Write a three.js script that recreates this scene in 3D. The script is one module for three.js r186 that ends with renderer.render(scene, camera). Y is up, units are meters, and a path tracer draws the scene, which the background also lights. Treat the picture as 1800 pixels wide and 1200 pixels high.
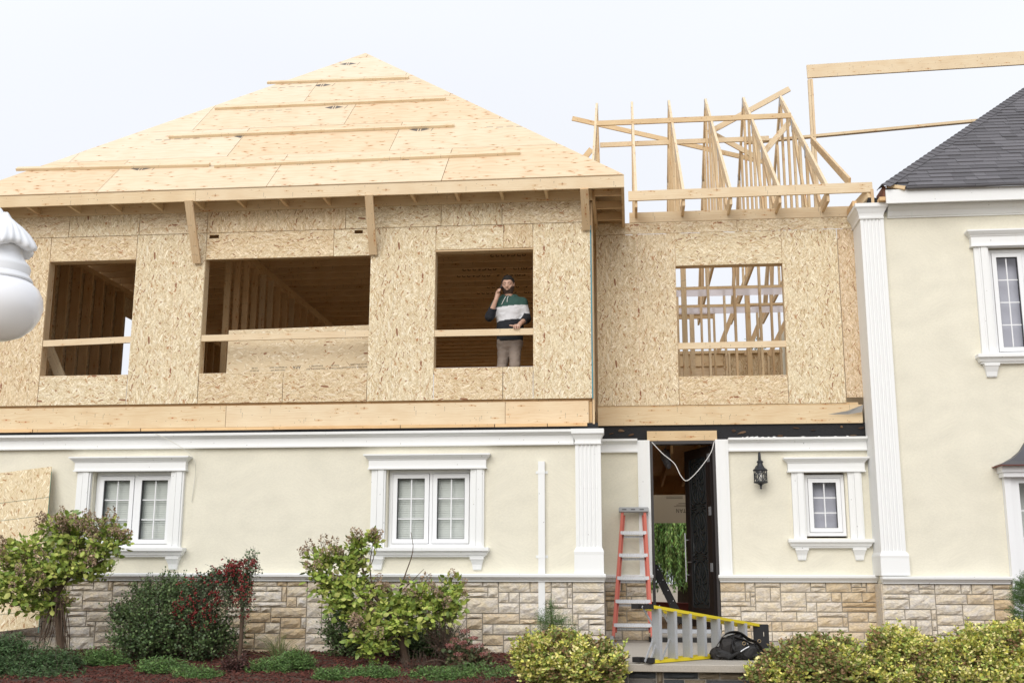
import * as THREE from 'three';
import { mergeGeometries } from 'three/addons/utils/BufferGeometryUtils.js';
import { ImprovedNoise } from 'three/addons/math/ImprovedNoise.js';

// ---------------------------------------------------------------- camera, sky, sun, exposure
const scene = new THREE.Scene();
const camera = new THREE.PerspectiveCamera(33.4, 1.5, 0.1, 900);
camera.rotation.order = 'YXZ';
camera.position.set(0, 0.92, 14.9);
camera.rotation.set(THREE.MathUtils.degToRad(11.86), THREE.MathUtils.degToRad(5.97), THREE.MathUtils.degToRad(0.14));
camera.updateMatrixWorld();

const renderer = new THREE.WebGLRenderer({ antialias: true });
renderer.toneMapping = THREE.LinearToneMapping;
renderer.toneMappingExposure = 1.34;
renderer.shadowMap.enabled = true;
renderer.shadowMap.type = THREE.PCFSoftShadowMap;

let seed = 7;
const rnd = () => { seed = (seed + 0x6d2b79f5) | 0; let t = Math.imul(seed ^ (seed >>> 15), 1 | seed); t = (t + Math.imul(t ^ (t >>> 7), 61 | t)) ^ t; return ((t ^ (t >>> 14)) >>> 0) / 4294967296; };
const rr = (a, b) => a + (b - a) * rnd();
const pick = (a) => a[Math.floor(rnd() * a.length)];
const noise = new ImprovedNoise();
const V = (x, y, z) => new THREE.Vector3(x, y, z);

{ // overcast sky: brighter towards the zenith, faint cloud mottling
  const w = 512, h = 256, d = new Float32Array(w * h * 4);
  for (let j = 0; j < h; j++) for (let i = 0; i < w; i++) {
    const el = ((j + 0.5) / h - 0.5) * Math.PI, az = (i + 0.5) / w * Math.PI * 2, s = Math.max(0, Math.sin(el));
    const c = Math.cos(el), n = noise.noise(Math.cos(az) * c * 2 + 5, s * 3.5, Math.sin(az) * c * 2) + 0.5 * noise.noise(Math.cos(az) * c * 5, s * 8, Math.sin(az) * c * 5);
    const L = 0.645 * (1 + 0.36 * s) * (1 + 0.055 * n), o = (j * w + i) * 4, b = el < 0 ? 0.9 : 1;
    d[o] = L * 0.945 * b; d[o + 1] = L * 0.975 * b; d[o + 2] = L * 1.04 * b; d[o + 3] = 1;
  }
  const t = new THREE.DataTexture(d, w, h, THREE.RGBAFormat, THREE.FloatType);
  t.mapping = THREE.EquirectangularReflectionMapping; t.magFilter = t.minFilter = THREE.LinearFilter; t.needsUpdate = true;
  scene.background = t; scene.environment = t;
}
const sun = new THREE.DirectionalLight(0xfffaf3, 1.5);
sun.position.set(-8, 18, 26); sun.target.position.set(-2, 3, -2);
sun.castShadow = true; sun.shadow.radius = 80; sun.shadow.mapSize.set(2048, 2048);
Object.assign(sun.shadow.camera, { left: -18, right: 18, top: 18, bottom: -18, near: 1, far: 90 });
scene.add(sun, sun.target);

// ---------------------------------------------------------------- helpers
function ray(px, py) { // direction of a photograph pixel (1800 x 1200)
  return V(px - 900, 600 - py, -2000).applyQuaternion(camera.quaternion);
}
const onZ = (px, py, z) => { const d = ray(px, py); return camera.position.clone().addScaledVector(d, (z - camera.position.z) / d.z); };
const onY = (px, py, y) => { const d = ray(px, py); return camera.position.clone().addScaledVector(d, (y - camera.position.y) / d.y); };
const onPlane = (px, py, p, n) => { const d = ray(px, py); return camera.position.clone().addScaledVector(d, p.clone().sub(camera.position).dot(n) / d.dot(n)); };

const used = new Map();
const numbered = (n) => { const k = used.get(n) ?? 0; used.set(n, k + 1); return k ? n + '_' + String(k).padStart(3, '0') : n; };
function tag(o, label, category, group, kind) {
  o.userData = { label, category };
  if (group) o.userData.group = group;
  if (kind) o.userData.kind = kind;
  return o;
}
function thing(name, label, category, group) { const g = new THREE.Group(); g.name = numbered(name); scene.add(g); return tag(g, label, category, group); }
function part(parent, name, geo, mat, label) {
  const m = new THREE.Mesh(geo, mat); m.name = name; m.castShadow = m.receiveShadow = true; parent.add(m);
  if (label) m.userData.label = label;
  return m;
}
function single(name, geo, mat, label, category, group) { const m = part(scene, numbered(name), geo, mat); return tag(m, label, category, group); }
function setting(name, geo, mat) { const m = part(scene, name, geo, mat); m.userData.kind = 'structure'; return m; }
function rebase(g, b) { g.position.copy(b); for (const c of g.children) c.position.sub(b); return g; }

// flat faced geometry with uv in metres
class GB {
  constructor() { this.p = []; }
  tri(a, b, c) { this.p.push(...a, ...b, ...c); return this; }
  quad(a, b, c, d) { return this.tri(a, b, c).tri(a, c, d); }
  box(x0, x1, y0, y1, z0, z1) { return this.loft(x0, x1, z0, [[y0, 0, z1], [y1, 0, z1]]); }
  loft(x0, x1, zb, lv, back = true) { // rectangular loft up y: levels [y, side flare, front z]
    const R = lv.map(([y, d, zf]) => [[x0 - d, y, zb], [x0 - d, y, zf], [x1 + d, y, zf], [x1 + d, y, zb]]);
    for (let i = 0; i + 1 < R.length; i++) { const a = R[i], b = R[i + 1]; for (let k = 0; k < (back ? 4 : 3); k++) { const n = (k + 1) % 4; this.quad(a[k], a[n], b[n], b[k]); } }
    const A = R[0], B = R[R.length - 1];
    this.quad(A[3], A[2], A[1], A[0]); this.quad(B[0], B[1], B[2], B[3]);
    return this;
  }
  prismY(poly, y0, y1) { // polygon of [x, z], anticlockwise seen from above with z down the page
    for (let i = 0; i < poly.length; i++) { const a = poly[i], b = poly[(i + 1) % poly.length]; this.quad([a[0], y0, a[1]], [b[0], y0, b[1]], [b[0], y1, b[1]], [a[0], y1, a[1]]); }
    const f = THREE.ShapeUtils.triangulateShape(poly.map((q) => new THREE.Vector2(q[0], q[1])), []);
    for (const [a, b, c] of f) { this.tri([poly[a][0], y1, poly[a][1]], [poly[c][0], y1, poly[c][1]], [poly[b][0], y1, poly[b][1]]); this.tri([poly[a][0], y0, poly[a][1]], [poly[b][0], y0, poly[b][1]], [poly[c][0], y0, poly[c][1]]); }
    return this;
  }
  build(du = 0, dv = 0, swap = false) {
    const g = new THREE.BufferGeometry(), p = new Float32Array(this.p), n = p.length / 3, uv = new Float32Array(n * 2);
    g.setAttribute('position', new THREE.BufferAttribute(p, 3)); g.computeVertexNormals();
    const N = g.attributes.normal.array;
    for (let i = 0; i < n; i++) {
      const ax = Math.abs(N[i * 3]), ay = Math.abs(N[i * 3 + 1]), az = Math.abs(N[i * 3 + 2]), x = p[i * 3], y = p[i * 3 + 1], z = p[i * 3 + 2];
      let u, v; if (az >= ax && az >= ay) { u = x; v = y; } else if (ax >= ay) { u = z; v = y; } else { u = x; v = z; }
      if (swap) [u, v] = [v, u];
      uv[i * 2] = u + du; uv[i * 2 + 1] = v + dv;
    }
    g.setAttribute('uv', new THREE.BufferAttribute(uv, 2));
    return g;
  }
}
// lumber: box whose u runs along its longest side
function boxG(w, h, d, vary = true) {
  const g = new THREE.BoxGeometry(w, h, d), P = g.attributes.position, N = g.attributes.normal, U = g.attributes.uv, s = [w, h, d], L = s.indexOf(Math.max(...s)), ou = vary ? rr(0, 8) : 0, ov = vary ? rr(0, 3) : 0;
  for (let i = 0; i < P.count; i++) {
    const c = [P.getX(i), P.getY(i), P.getZ(i)], n = [N.getX(i), N.getY(i), N.getZ(i)].map(Math.abs), k = n.indexOf(Math.max(...n));
    const rest = [0, 1, 2].filter((a) => a !== k);
    let u, v; if (rest.includes(L)) { u = c[L]; v = c[rest.find((a) => a !== L)]; } else { u = c[rest[0]] * 0.1; v = c[rest[1]]; }
    U.setXY(i, u + ou, v + ov);
  }
  return g;
}
function block(parent, name, x0, x1, y0, y1, z0, z1, mat, label) {
  const m = part(parent, name, boxG(x1 - x0, y1 - y0, z1 - z0), mat, label); m.position.set((x0 + x1) / 2, (y0 + y1) / 2, (z0 + z1) / 2); return m;
}
// board from a to b; t across "side", w along the remaining direction
function board(parent, name, a, b, w, t, mat, side = V(0, 0, 1)) {
  const d = b.clone().sub(a), L = d.length(); d.normalize();
  const y = side.clone().cross(d).normalize(), z = d.clone().cross(y).normalize();
  const m = part(parent, name, boxG(L, w, t), mat);
  m.quaternion.setFromRotationMatrix(new THREE.Matrix4().makeBasis(d, y, z)); m.position.copy(a).add(b).multiplyScalar(0.5);
  return m;
}
function tubeG(pts, r, seg = 6, steps = 0) { // tapered tube; r is a number or a function of t
  const c = new THREE.CatmullRomCurve3(pts), n = steps || Math.max(2, (pts.length - 1) * 4), fr = c.computeFrenetFrames(n, false), P = [], U = [], I = [], len = c.getLength();
  for (let i = 0; i <= n; i++) {
    const q = c.getPointAt(i / n), R = typeof r === 'function' ? r(i / n) : r;
    for (let k = 0; k <= seg; k++) { const a = k / seg * Math.PI * 2, s = Math.sin(a), o = Math.cos(a); P.push(q.x + R * (o * fr.normals[i].x + s * fr.binormals[i].x), q.y + R * (o * fr.normals[i].y + s * fr.binormals[i].y), q.z + R * (o * fr.normals[i].z + s * fr.binormals[i].z)); U.push(i / n * len, k / seg * R * 6.28); }
  }
  for (let i = 0; i < n; i++) for (let k = 0; k < seg; k++) { const a = i * (seg + 1) + k, b = a + seg + 1; I.push(a, a + 1, b, b, a + 1, b + 1); }
  const g = new THREE.BufferGeometry(); g.setAttribute('position', new THREE.Float32BufferAttribute(P, 3)); g.setAttribute('uv', new THREE.Float32BufferAttribute(U, 2)); g.setIndex(I); g.computeVertexNormals(); return g;
}
const plain = (g) => { const q = g.index ? g.toNonIndexed() : g; for (const k of Object.keys(q.attributes)) if (!['position', 'normal', 'uv'].includes(k)) q.deleteAttribute(k); return q; };
const merged = (list) => mergeGeometries(list.map(plain));

// ---------------------------------------------------------------- textures and materials
function canvas(w, h, draw) { const c = document.createElement('canvas'); c.width = w; c.height = h; draw(c.getContext('2d'), w, h); return c; }
function texture(c, sx, sy, srgb = true) {
  const t = new THREE.CanvasTexture(c); t.wrapS = t.wrapT = THREE.RepeatWrapping; t.magFilter = THREE.LinearFilter; t.repeat.set(1 / sx, 1 / sy); if (srgb) t.colorSpace = THREE.SRGBColorSpace; return t;
}
function around(w, h, x, y, r, f) { for (const ox of [-w, 0, w]) for (const oy of [-h, 0, h]) if (x + ox > -r && x + ox < w + r && y + oy > -r && y + oy < h + r) f(x + ox, y + oy); }
const rgb = (a, k = 1) => `rgb(${Math.round(a[0] * k)},${Math.round(a[1] * k)},${Math.round(a[2] * k)})`;

function drawOSB(g, w, h, m, n = 6800) { // m pixels a metre; strands lie mostly up the sheet
  g.fillStyle = 'rgb(214,196,164)'; g.fillRect(0, 0, w, h);
  const cols = [[222, 202, 165], [229, 211, 178], [215, 193, 154], [204, 180, 138], [234, 218, 189], [218, 196, 158], [194, 167, 124], [225, 206, 171]];
  for (let i = 0; i < n; i++) {
    const x = rnd() * w, y = rnd() * h, L = m * (0.025 + 0.13 * rnd() * rnd() + 0.02 * rnd()), W = m * (0.0035 + 0.025 * rnd() * rnd()), a = Math.PI / 2 + (rnd() + rnd() + rnd() - 1.5) * 1.15, q = rnd();
    const c = q > 0.974 ? [140, 92, 60] : q > 0.925 ? [172, 126, 82] : pick(cols), k = rr(0.96, 1.04), j = [rr(-1, 1), rr(-1, 1), rr(-1, 1), rr(-1, 1)].map((v) => v * W * 0.4);
    around(w, h, x, y, L, (X, Y) => {
      g.save(); g.translate(X, Y); g.rotate(a); g.fillStyle = rgb([c[0] + 3, c[1] + 8, c[2] + 15], k); g.beginPath(); g.moveTo(-L / 2, j[0]); g.lineTo(-L * 0.36, -W / 2); g.lineTo(L * 0.3, -W / 2 + j[1]); g.lineTo(L / 2, j[1]); g.lineTo(L * 0.38 + j[2], W / 2); g.lineTo(-L * 0.3 + j[3], W / 2 + j[2]); g.closePath(); g.fill();
      g.strokeStyle = `rgba(116,82,46,${q > 0.5 ? 0.46 : 0.18})`; g.lineWidth = Math.max(1, m * 0.0013); g.beginPath(); g.moveTo(-L / 2, W / 2 + j[2]); g.lineTo(L / 2 + j[2], W / 2); g.stroke();
      g.restore();
    });
  }
  for (let i = 0; i < n / 9; i++) { const x = rnd() * w, y = rnd() * h, a = rnd() * 6.3, L = m * rr(0.004, 0.018); g.strokeStyle = `rgba(98,64,34,${rr(0.2, 0.65)})`; g.lineWidth = Math.max(1, m * 0.0017); g.beginPath(); g.moveTo(x, y); g.lineTo(x + Math.cos(a) * L, y + Math.sin(a) * L); g.stroke(); }
}
function drawWood(g, w, h, base, dark, knots, contrast = 1, period = 26) { // grain along x
  const id = g.createImageData(w, h), d = id.data, K = [];
  for (let i = 0; i < knots; i++) K.push([rnd() * w, rnd() * h, rr(0.35, 1)]);
  const sx = 2 * Math.PI / w, sy = 2 * Math.PI / h;
  for (let y = 0; y < h; y++) for (let x = 0; x < w; x++) {
    let yy = y, kn = 0;
    for (const [kx, ky, ks] of K) { let dx = x - kx, dy = y - ky; if (dx > w / 2) dx -= w; if (dx < -w / 2) dx += w; if (dy > h / 2) dy -= h; if (dy < -h / 2) dy += h; const e = Math.exp(-(dx * dx / (2600 * ks) + dy * dy / (330 * ks))); yy += e * 11 * Math.sign(dy); kn = Math.max(kn, Math.exp(-(dx * dx + dy * dy * 2.2) / (26 * ks * ks))); }
    const cx = Math.cos(x * sx), sn = Math.sin(x * sx), ly = yy * sy, n1 = noise.noise(cx * 0.9 + 3, sn * 0.9, Math.cos(ly) * 2.4 + Math.sin(ly) * 1.3), ring = 0.5 + 0.5 * Math.sin(yy * 6.283 * period / h + n1 * 7);
    const fine = noise.noise(cx * 5, sn * 5 + 9, y * 0.55), blot = noise.noise(cx * 1.6 + 20, sn * 1.6, Math.cos(y * sy) * 0.7 + 2);
    let k = contrast * (0.34 * Math.pow(ring, 3) + 0.16 * fine + 0.2 * blot) + kn * 1.5; k = Math.min(1.4, Math.max(-0.25, k));
    const o = (y * w + x) * 4;
    for (let c = 0; c < 3; c++) d[o + c] = Math.max(0, Math.min(255, base[c] + (dark[c] - base[c]) * k));
    d[o + 3] = 255;
  }
  g.putImageData(id, 0, 0);
}
function grey(w, h, f) { // repeating grey noise canvas, f(x, y) in 0..1
  return canvas(w, h, (g) => { const id = g.createImageData(w, h); for (let y = 0; y < h; y++) for (let x = 0; x < w; x++) { const v = Math.max(0, Math.min(255, f(x, y) * 255)), o = (y * w + x) * 4; id.data[o] = id.data[o + 1] = id.data[o + 2] = v; id.data[o + 3] = 255; } g.putImageData(id, 0, 0); });
}
const torus = (x, y, w, h, f, s = 0) => { const a = x / w * 6.283, b = y / h * 6.283, r = f / 6.283; return noise.noise(Math.cos(a) * r + s, Math.sin(a) * r + Math.cos(b) * r * 1.7, Math.sin(b) * r * 1.7 + s); };

const osbCanvas = canvas(1024, 1024, (g, w, h) => {
  drawOSB(g, w, h, w / 1.22);
  for (const x of [0.17, 0.5, 0.83]) { g.strokeStyle = x === 0.5 ? 'rgba(160,70,50,0.5)' : 'rgba(92,72,52,0.46)'; g.lineWidth = 2; g.beginPath(); g.moveTo(x * w, 0); g.lineTo(x * w, h); g.stroke(); g.fillStyle = 'rgba(60,44,34,0.75)'; for (let y = 30; y < h; y += 128) g.fillRect(x * w - 3 + rr(-4, 4), y, 5, 4); }
});
const osbTex = texture(osbCanvas, 1.22, 1.22), osbBump = texture(osbCanvas, 1.22, 1.22, false);
const S = (o) => new THREE.MeshStandardMaterial({ roughness: 0.8, ...o });
const C = (r, g, b) => new THREE.Color().setRGB(r, g, b);
const M = {};
M.osb = [C(0.99, 0.97, 0.94), C(0.93, 0.88, 0.81), C(1, 1, 0.97), C(0.97, 0.92, 0.85)].map((c) => S({ map: osbTex, bumpMap: osbBump, bumpScale: 0.003, color: c, roughness: 0.82 }));
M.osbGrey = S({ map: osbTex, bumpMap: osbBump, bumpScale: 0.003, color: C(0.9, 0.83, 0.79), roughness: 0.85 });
const woodC = [0, 1, 2].map((i) => canvas(1024, 256, (g, w, h) => drawWood(g, w, h, [[228, 207, 172], [222, 197, 158], [231, 212, 181]][i], [[184, 140, 94], [172, 126, 80], [192, 152, 106]][i], [9, 12, 6][i], 0.8)));
woodC.forEach((c) => { const g = c.getContext('2d'); for (let i = 0; i < 46; i++) { const x = rnd() * 1024, y = rnd() * 256; g.fillStyle = `rgba(46,42,44,${rr(0.4, 0.85)})`; g.fillRect(x, y, 3, 4); if (rnd() < 0.4) { g.fillStyle = 'rgba(70,66,72,0.3)'; g.fillRect(x, y, 2.5, rr(8, 40)); } } for (let i = 0; i < 10; i++) { const x = rnd() * 1024, y = rnd() * 256, r = rr(3, 7); g.fillStyle = `rgba(${pick([150, 132, 168])},${pick([92, 80])},50,0.75)`; g.beginPath(); g.ellipse(x, y, r, r * 0.8, 0, 0, 7); g.fill(); g.fillStyle = 'rgba(190,138,84,0.25)'; g.beginPath(); g.ellipse(x, y, r * 4.5, r * 1.7, 0, 0, 7); g.fill(); } });
const woodT = woodC.map((c) => texture(c, 2.4, 0.42));
M.wood = woodT.map((t) => S({ map: t, color: C(0.92, 0.905, 0.87), roughness: 0.75 }));
M.wood.push(S({ map: woodT[0], color: C(0.86, 0.8, 0.74) }), S({ map: woodT[2], color: C(0.95, 0.9, 0.84) }));
M.joist = [S({ map: woodT[1], color: C(1, 0.9, 0.78) }), S({ map: woodT[0], color: C(0.84, 0.72, 0.57) }), S({ map: woodT[1], color: C(0.92, 0.8, 0.67) })];
const wood = () => pick(M.wood);
const plyC = [0, 1, 2].map((i) => canvas(1024, 512, (g, w, h) => {
  drawWood(g, w, h, [[227, 209, 180], [229, 214, 189], [225, 204, 172]][i], [[200, 163, 122], [206, 174, 134], [194, 152, 108]][i], 0, 0.62, 10);
  for (let k = 0; k < [56, 44, 90][i]; k++) { const x = rnd() * w, y = rnd() * h, r = rr(2, 6.5); g.fillStyle = `rgba(${138 + 20 * rnd()},${76 + 20 * rnd()},${40},${rr(0.45, 0.9)})`; g.beginPath(); g.ellipse(x, y, r * 1.7, r * 0.9, rr(-0.3, 0.3), 0, 7); g.fill(); g.fillStyle = 'rgba(176,112,60,0.22)'; g.beginPath(); g.ellipse(x, y, r * 4, r * 1.4, 0, 0, 7); g.fill(); }
  if (i < 2) { g.fillStyle = g.strokeStyle = 'rgba(58,60,66,0.72)'; g.lineWidth = 3; const X = w * 0.6, Y = h * 0.3; g.translate(X, Y); g.scale(1.45, 1.45); g.translate(-X, -Y); g.beginPath(); g.moveTo(X - 46, Y); g.lineTo(X - 8, Y - 22); g.lineTo(X - 8, Y + 22); g.fill(); g.beginPath(); g.moveTo(X + 46, Y); g.lineTo(X + 8, Y - 22); g.lineTo(X + 8, Y + 22); g.fill(); g.fillRect(X - 3, Y - 22, 6, 44); g.beginPath(); g.moveTo(X + 62, Y - 22); g.lineTo(X + 54, Y + 24); g.stroke(); g.font = '15px sans-serif'; for (let q = 0; q < 5; q++) g.fillRect(w * 0.2 + q * 44, Y + 8 * (q % 2), 30, 5); }
}));
M.ply = plyC.map((c) => S({ map: texture(c, 2.44, 1.22), color: C(0.94, 0.92, 0.9), roughness: 0.78 }));
const stuccoN = grey(512, 512, (x, y) => 0.5 + 0.28 * torus(x, y, 512, 512, 90) + 0.3 * torus(x, y, 512, 512, 190, 7) + 0.12 * (rnd() - 0.5));
const stuccoCol = canvas(512, 512, (g, w, h) => { const id = g.createImageData(w, h); for (let y = 0; y < h; y++) for (let x = 0; x < w; x++) { const o = (y * w + x) * 4, k = 1 + 0.03 * torus(x, y, w, h, 5, 3) + 0.02 * torus(x, y, w, h, 60, 1) + 0.016 * (rnd() - 0.5); id.data[o] = 234 * k; id.data[o + 1] = 229 * k; id.data[o + 2] = 211 * k; id.data[o + 3] = 255; } g.putImageData(id, 0, 0); });
M.stucco = S({ map: texture(stuccoCol, 1.7, 1.7), bumpMap: texture(stuccoN, 0.55, 0.55, false), bumpScale: 0.007, roughness: 0.95 });
const trimCol = canvas(512, 512, (g, w, h) => { g.fillStyle = 'rgb(234,235,234)'; g.fillRect(0, 0, w, h); for (let i = 0; i < 90; i++) { g.fillStyle = `rgba(${pick([150, 190, 120])},${pick([145, 180])},${pick([120, 150])},${rr(0.01, 0.05)})`; const x = rnd() * w, y = rnd() * h; g.fillRect(x, y, rr(1, 5), rr(4, 40)); } for (let i = 0; i < 26; i++) { g.fillStyle = 'rgba(70,66,60,0.6)'; g.fillRect(rnd() * w, rnd() * h, rr(1, 3), rr(1, 3)); } });
M.trim = S({ map: texture(trimCol, 2.1, 2.1), bumpMap: texture(stuccoN, 0.3, 0.3, false), bumpScale: 0.0012, roughness: 0.7 });
M.vinyl = S({ color: C(0.82, 0.83, 0.84), roughness: 0.38 });
M.gasket = S({ color: C(0.05, 0.05, 0.055), roughness: 0.6 });
M.glass = new THREE.MeshPhysicalMaterial({ color: 0xffffff, transmission: 1, thickness: 0, roughness: 0.02, ior: 1.5, specularIntensity: 1 });
const stoneN = grey(512, 512, (x, y) => 0.5 + 0.4 * torus(x, y, 512, 512, 20) + 0.3 * torus(x, y, 512, 512, 70, 3) + 0.1 * (rnd() - 0.5));
const stoneCol = canvas(512, 512, (g, w, h) => { const id = g.createImageData(w, h); for (let y = 0; y < h; y++) for (let x = 0; x < w; x++) { const o = (y * w + x) * 4, n = torus(x, y, w, h, 10, 2), k = 1 + 0.12 * torus(x, y, w, h, 26, 5) + 0.07 * (rnd() - 0.5); id.data[o] = (226 + 7 * n) * k; id.data[o + 1] = (219 + 2 * n) * k; id.data[o + 2] = (208 - 12 * n) * k; id.data[o + 3] = 255; } g.putImageData(id, 0, 0); });
M.stone = [[0.95, 0.92, 0.86], [0.92, 0.87, 0.79], [0.98, 0.96, 0.92], [0.86, 0.76, 0.61], [0.93, 0.88, 0.79], [0.78, 0.65, 0.47], [0.91, 0.88, 0.83]].map((c) => S({ map: texture(stoneCol, 0.7, 0.7), bumpMap: texture(stoneN, 0.4, 0.4, false), bumpScale: 0.008, color: C(...c), roughness: 0.95, flatShading: true }));
M.mortar = S({ color: C(0.42, 0.385, 0.33), bumpMap: texture(stoneN, 0.3, 0.3, false), bumpScale: 0.004, roughness: 1 });
const concCol = canvas(512, 512, (g, w, h) => { g.fillStyle = 'rgb(172,165,154)'; g.fillRect(0, 0, w, h); for (let i = 0; i < 9000; i++) { const v = rr(105, 215); g.fillStyle = `rgba(${v},${v * 0.95},${v * 0.88},0.7)`; g.fillRect(rnd() * w, rnd() * h, rr(1, 4), rr(1, 3)); } });
M.concrete = S({ map: texture(concCol, 0.6, 0.6), bumpMap: texture(stoneN, 0.3, 0.3, false), bumpScale: 0.003, roughness: 0.95 });
M.darkStone = [[0.07, 0.07, 0.075], [0.12, 0.11, 0.1], [0.2, 0.16, 0.11], [0.05, 0.055, 0.06]].map((c) => S({ color: C(...c), bumpMap: texture(stoneN, 0.4, 0.4, false), bumpScale: 0.008, roughness: 0.8, flatShading: true }));
M.tar = S({ color: C(0.018, 0.018, 0.02), roughness: 0.9, bumpMap: texture(stoneN, 0.6, 0.6, false), bumpScale: 0.006 });
const shCol = canvas(512, 512, (g, w, h) => { g.fillStyle = 'rgb(104,103,108)'; g.fillRect(0, 0, w, h); for (let i = 0; i < 26000; i++) { const v = rr(62, 150); g.fillStyle = `rgba(${v},${v * 0.99},${v * 1.02},0.6)`; g.fillRect(rnd() * w, rnd() * h, 2, 2); } });
const shTex = texture(shCol, 0.4, 0.4);
M.shingle = [0.8, 0.98, 0.88, 0.7].map((k) => S({ map: shTex, color: C(k * 1.02, k, k * 0.98), roughness: 0.95 }));
M.metal = S({ color: C(0.62, 0.63, 0.65), metalness: 0.85, roughness: 0.42 });
M.galv = S({ color: C(0.42, 0.44, 0.47), metalness: 0.6, roughness: 0.55 });
M.black = S({ color: C(0.012, 0.012, 0.014), roughness: 0.5 });
M.blackMatte = S({ color: C(0.018, 0.017, 0.017), roughness: 0.9 });
M.door = S({ color: C(0.02, 0.015, 0.014), roughness: 0.42 });
M.iron = S({ color: C(0.035, 0.038, 0.045), roughness: 0.5, metalness: 0.4 });
M.white = S({ color: C(0.8, 0.81, 0.82), roughness: 0.45 });

// ---------------------------------------------------------------- shared building pieces
function wallG(x0, x1, y0, y1, z0, z1, holes = []) {
  const s = new THREE.Shape([new THREE.Vector2(x0, y0), new THREE.Vector2(x1, y0), new THREE.Vector2(x1, y1), new THREE.Vector2(x0, y1)]);
  for (const [a, b, c, d] of holes) s.holes.push(new THREE.Path([new THREE.Vector2(a, c), new THREE.Vector2(a, d), new THREE.Vector2(b, d), new THREE.Vector2(b, c)]));
  return new THREE.ExtrudeGeometry(s, { depth: z1 - z0, bevelEnabled: false }).translate(0, 0, z0);
}
function sheet(parent, x0, x1, y0, y1, z, mat, { side = false, holes = [], name = 'sheathing_panel' } = {}) { // OSB panel, front face at z + 0.011
  const e = 0.004, g = wallG(x0 + e, x1 - e, y0 + e, y1 - e, z, z + 0.011 + rr(-0.001, 0.0015), holes), U = g.attributes.uv, a = rr(0, 1.2), b = rr(0, 1.2);
  for (let i = 0; i < U.count; i++) { const u = U.getX(i), v = U.getY(i); if (side) U.setXY(i, v + a, u + b); else U.setXY(i, u + (x1 - x0 > 1 ? -x0 : a), v + b); }
  return part(parent, name, g, mat);
}
function stoneWall(parent, x0, x1, y0, y1, z, tone, mats = M.stone) { // random coursed ashlar; mortar plane at z
  const u = 0.068, W = Math.round((x1 - x0) / u), H = Math.round((y1 - y0) / u), ux = (x1 - x0) / W, uy = (y1 - y0) / H, grid = [];
  for (let j = 0; j < H; j++) grid.push(new Array(W).fill(0));
  for (let j = 0; j < H; j++) for (let i = 0; i < W; i++) {
    if (grid[j][i]) continue;
    let h = pick([1, 1, 2, 2, 2, 2, 2, 3]), w = h === 3 ? pick([3, 5, 6]) : h === 2 ? pick([2, 4, 5, 6, 7, 5]) : pick([4, 5, 6, 7, 3]);
    h = Math.min(h, H - j); let k = 0; while (k < w && i + k < W && !grid[j][i + k]) k++; w = k;
    for (let q = 1; q < h; q++) for (let p = 0; p < w; p++) if (grid[j + q][i + p]) h = q;
    if (i + w < W && W - i - w < 2 && !grid[j][i + w]) w = W - i;
    for (let q = 0; q < h; q++) for (let p = 0; p < w; p++) grid[j + q][i + p] = 1;
    stone(parent, x0 + i * ux, x0 + (i + w) * ux, y0 + j * uy, y0 + (j + h) * uy, z, tone, mats);
  }
}
function stone(parent, x0, x1, y0, y1, z, tone, mats, name = 'stone') {
  const e = 0.0065, X0 = x0 + e, X1 = x1 - e, Y0 = y0 + e, Y1 = y1 - e, nx = Math.max(3, Math.min(6, Math.round((X1 - X0) / 0.07))), ny = 3, s = rr(0, 90), G = new GB(), P = [];
  for (let j = 0; j <= ny; j++) for (let i = 0; i <= nx; i++) {
    const edge = i === 0 || j === 0 || i === nx || j === ny, x = X0 + (X1 - X0) * (edge ? i / nx : (i + rr(-0.25, 0.25)) / nx), y = Y0 + (Y1 - Y0) * (edge ? j / ny : (j + rr(-0.25, 0.25)) / ny);
    const d = edge ? 0.022 + 0.014 * noise.noise(x * 9 + s, y * 9, 1) : 0.046 + 0.026 * noise.noise(x * 13 + s, y * 17, 3) + rr(-0.008, 0.009);
    P.push([x, y, z + d]);
  }
  const q = (i, j) => P[j * (nx + 1) + i];
  for (let j = 0; j < ny; j++) for (let i = 0; i < nx; i++) G.quad(q(i, j), q(i + 1, j), q(i + 1, j + 1), q(i, j + 1));
  const back = (v) => [v[0], v[1], z - 0.01];
  for (let i = 0; i < nx; i++) { G.quad(back(q(i, 0)), back(q(i + 1, 0)), q(i + 1, 0), q(i, 0)); G.quad(q(i, ny), q(i + 1, ny), back(q(i + 1, ny)), back(q(i, ny))); }
  for (let j = 0; j < ny; j++) { G.quad(back(q(0, j + 1)), back(q(0, j)), q(0, j), q(0, j + 1)); G.quad(q(nx, j + 1), q(nx, j), back(q(nx, j)), back(q(nx, j + 1))); }
  const m = mats === M.stone ? mats[tone((x0 + x1) / 2, (y0 + y1) / 2)] : pick(mats);
  return part(parent, name, G.build(rr(0, 3), rr(0, 3)), m);
}
function fluted(x0, x1, y0, y1, zb, zf, n) {
  const poly = [[x0, zb], [x0, zf]], w = x1 - x0, m = w * 0.11, f = (w - 2 * m) / n;
  for (let i = 0; i < n; i++) { const a = x0 + m + i * f; poly.push([a + f * 0.14, zf], [a + f * 0.3, zf - 0.012], [a + f * 0.5, zf - 0.017], [a + f * 0.7, zf - 0.012], [a + f * 0.86, zf]); }
  poly.push([x1, zf], [x1, zb]);
  return new GB().prismY(poly, y0, y1).build();
}
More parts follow.
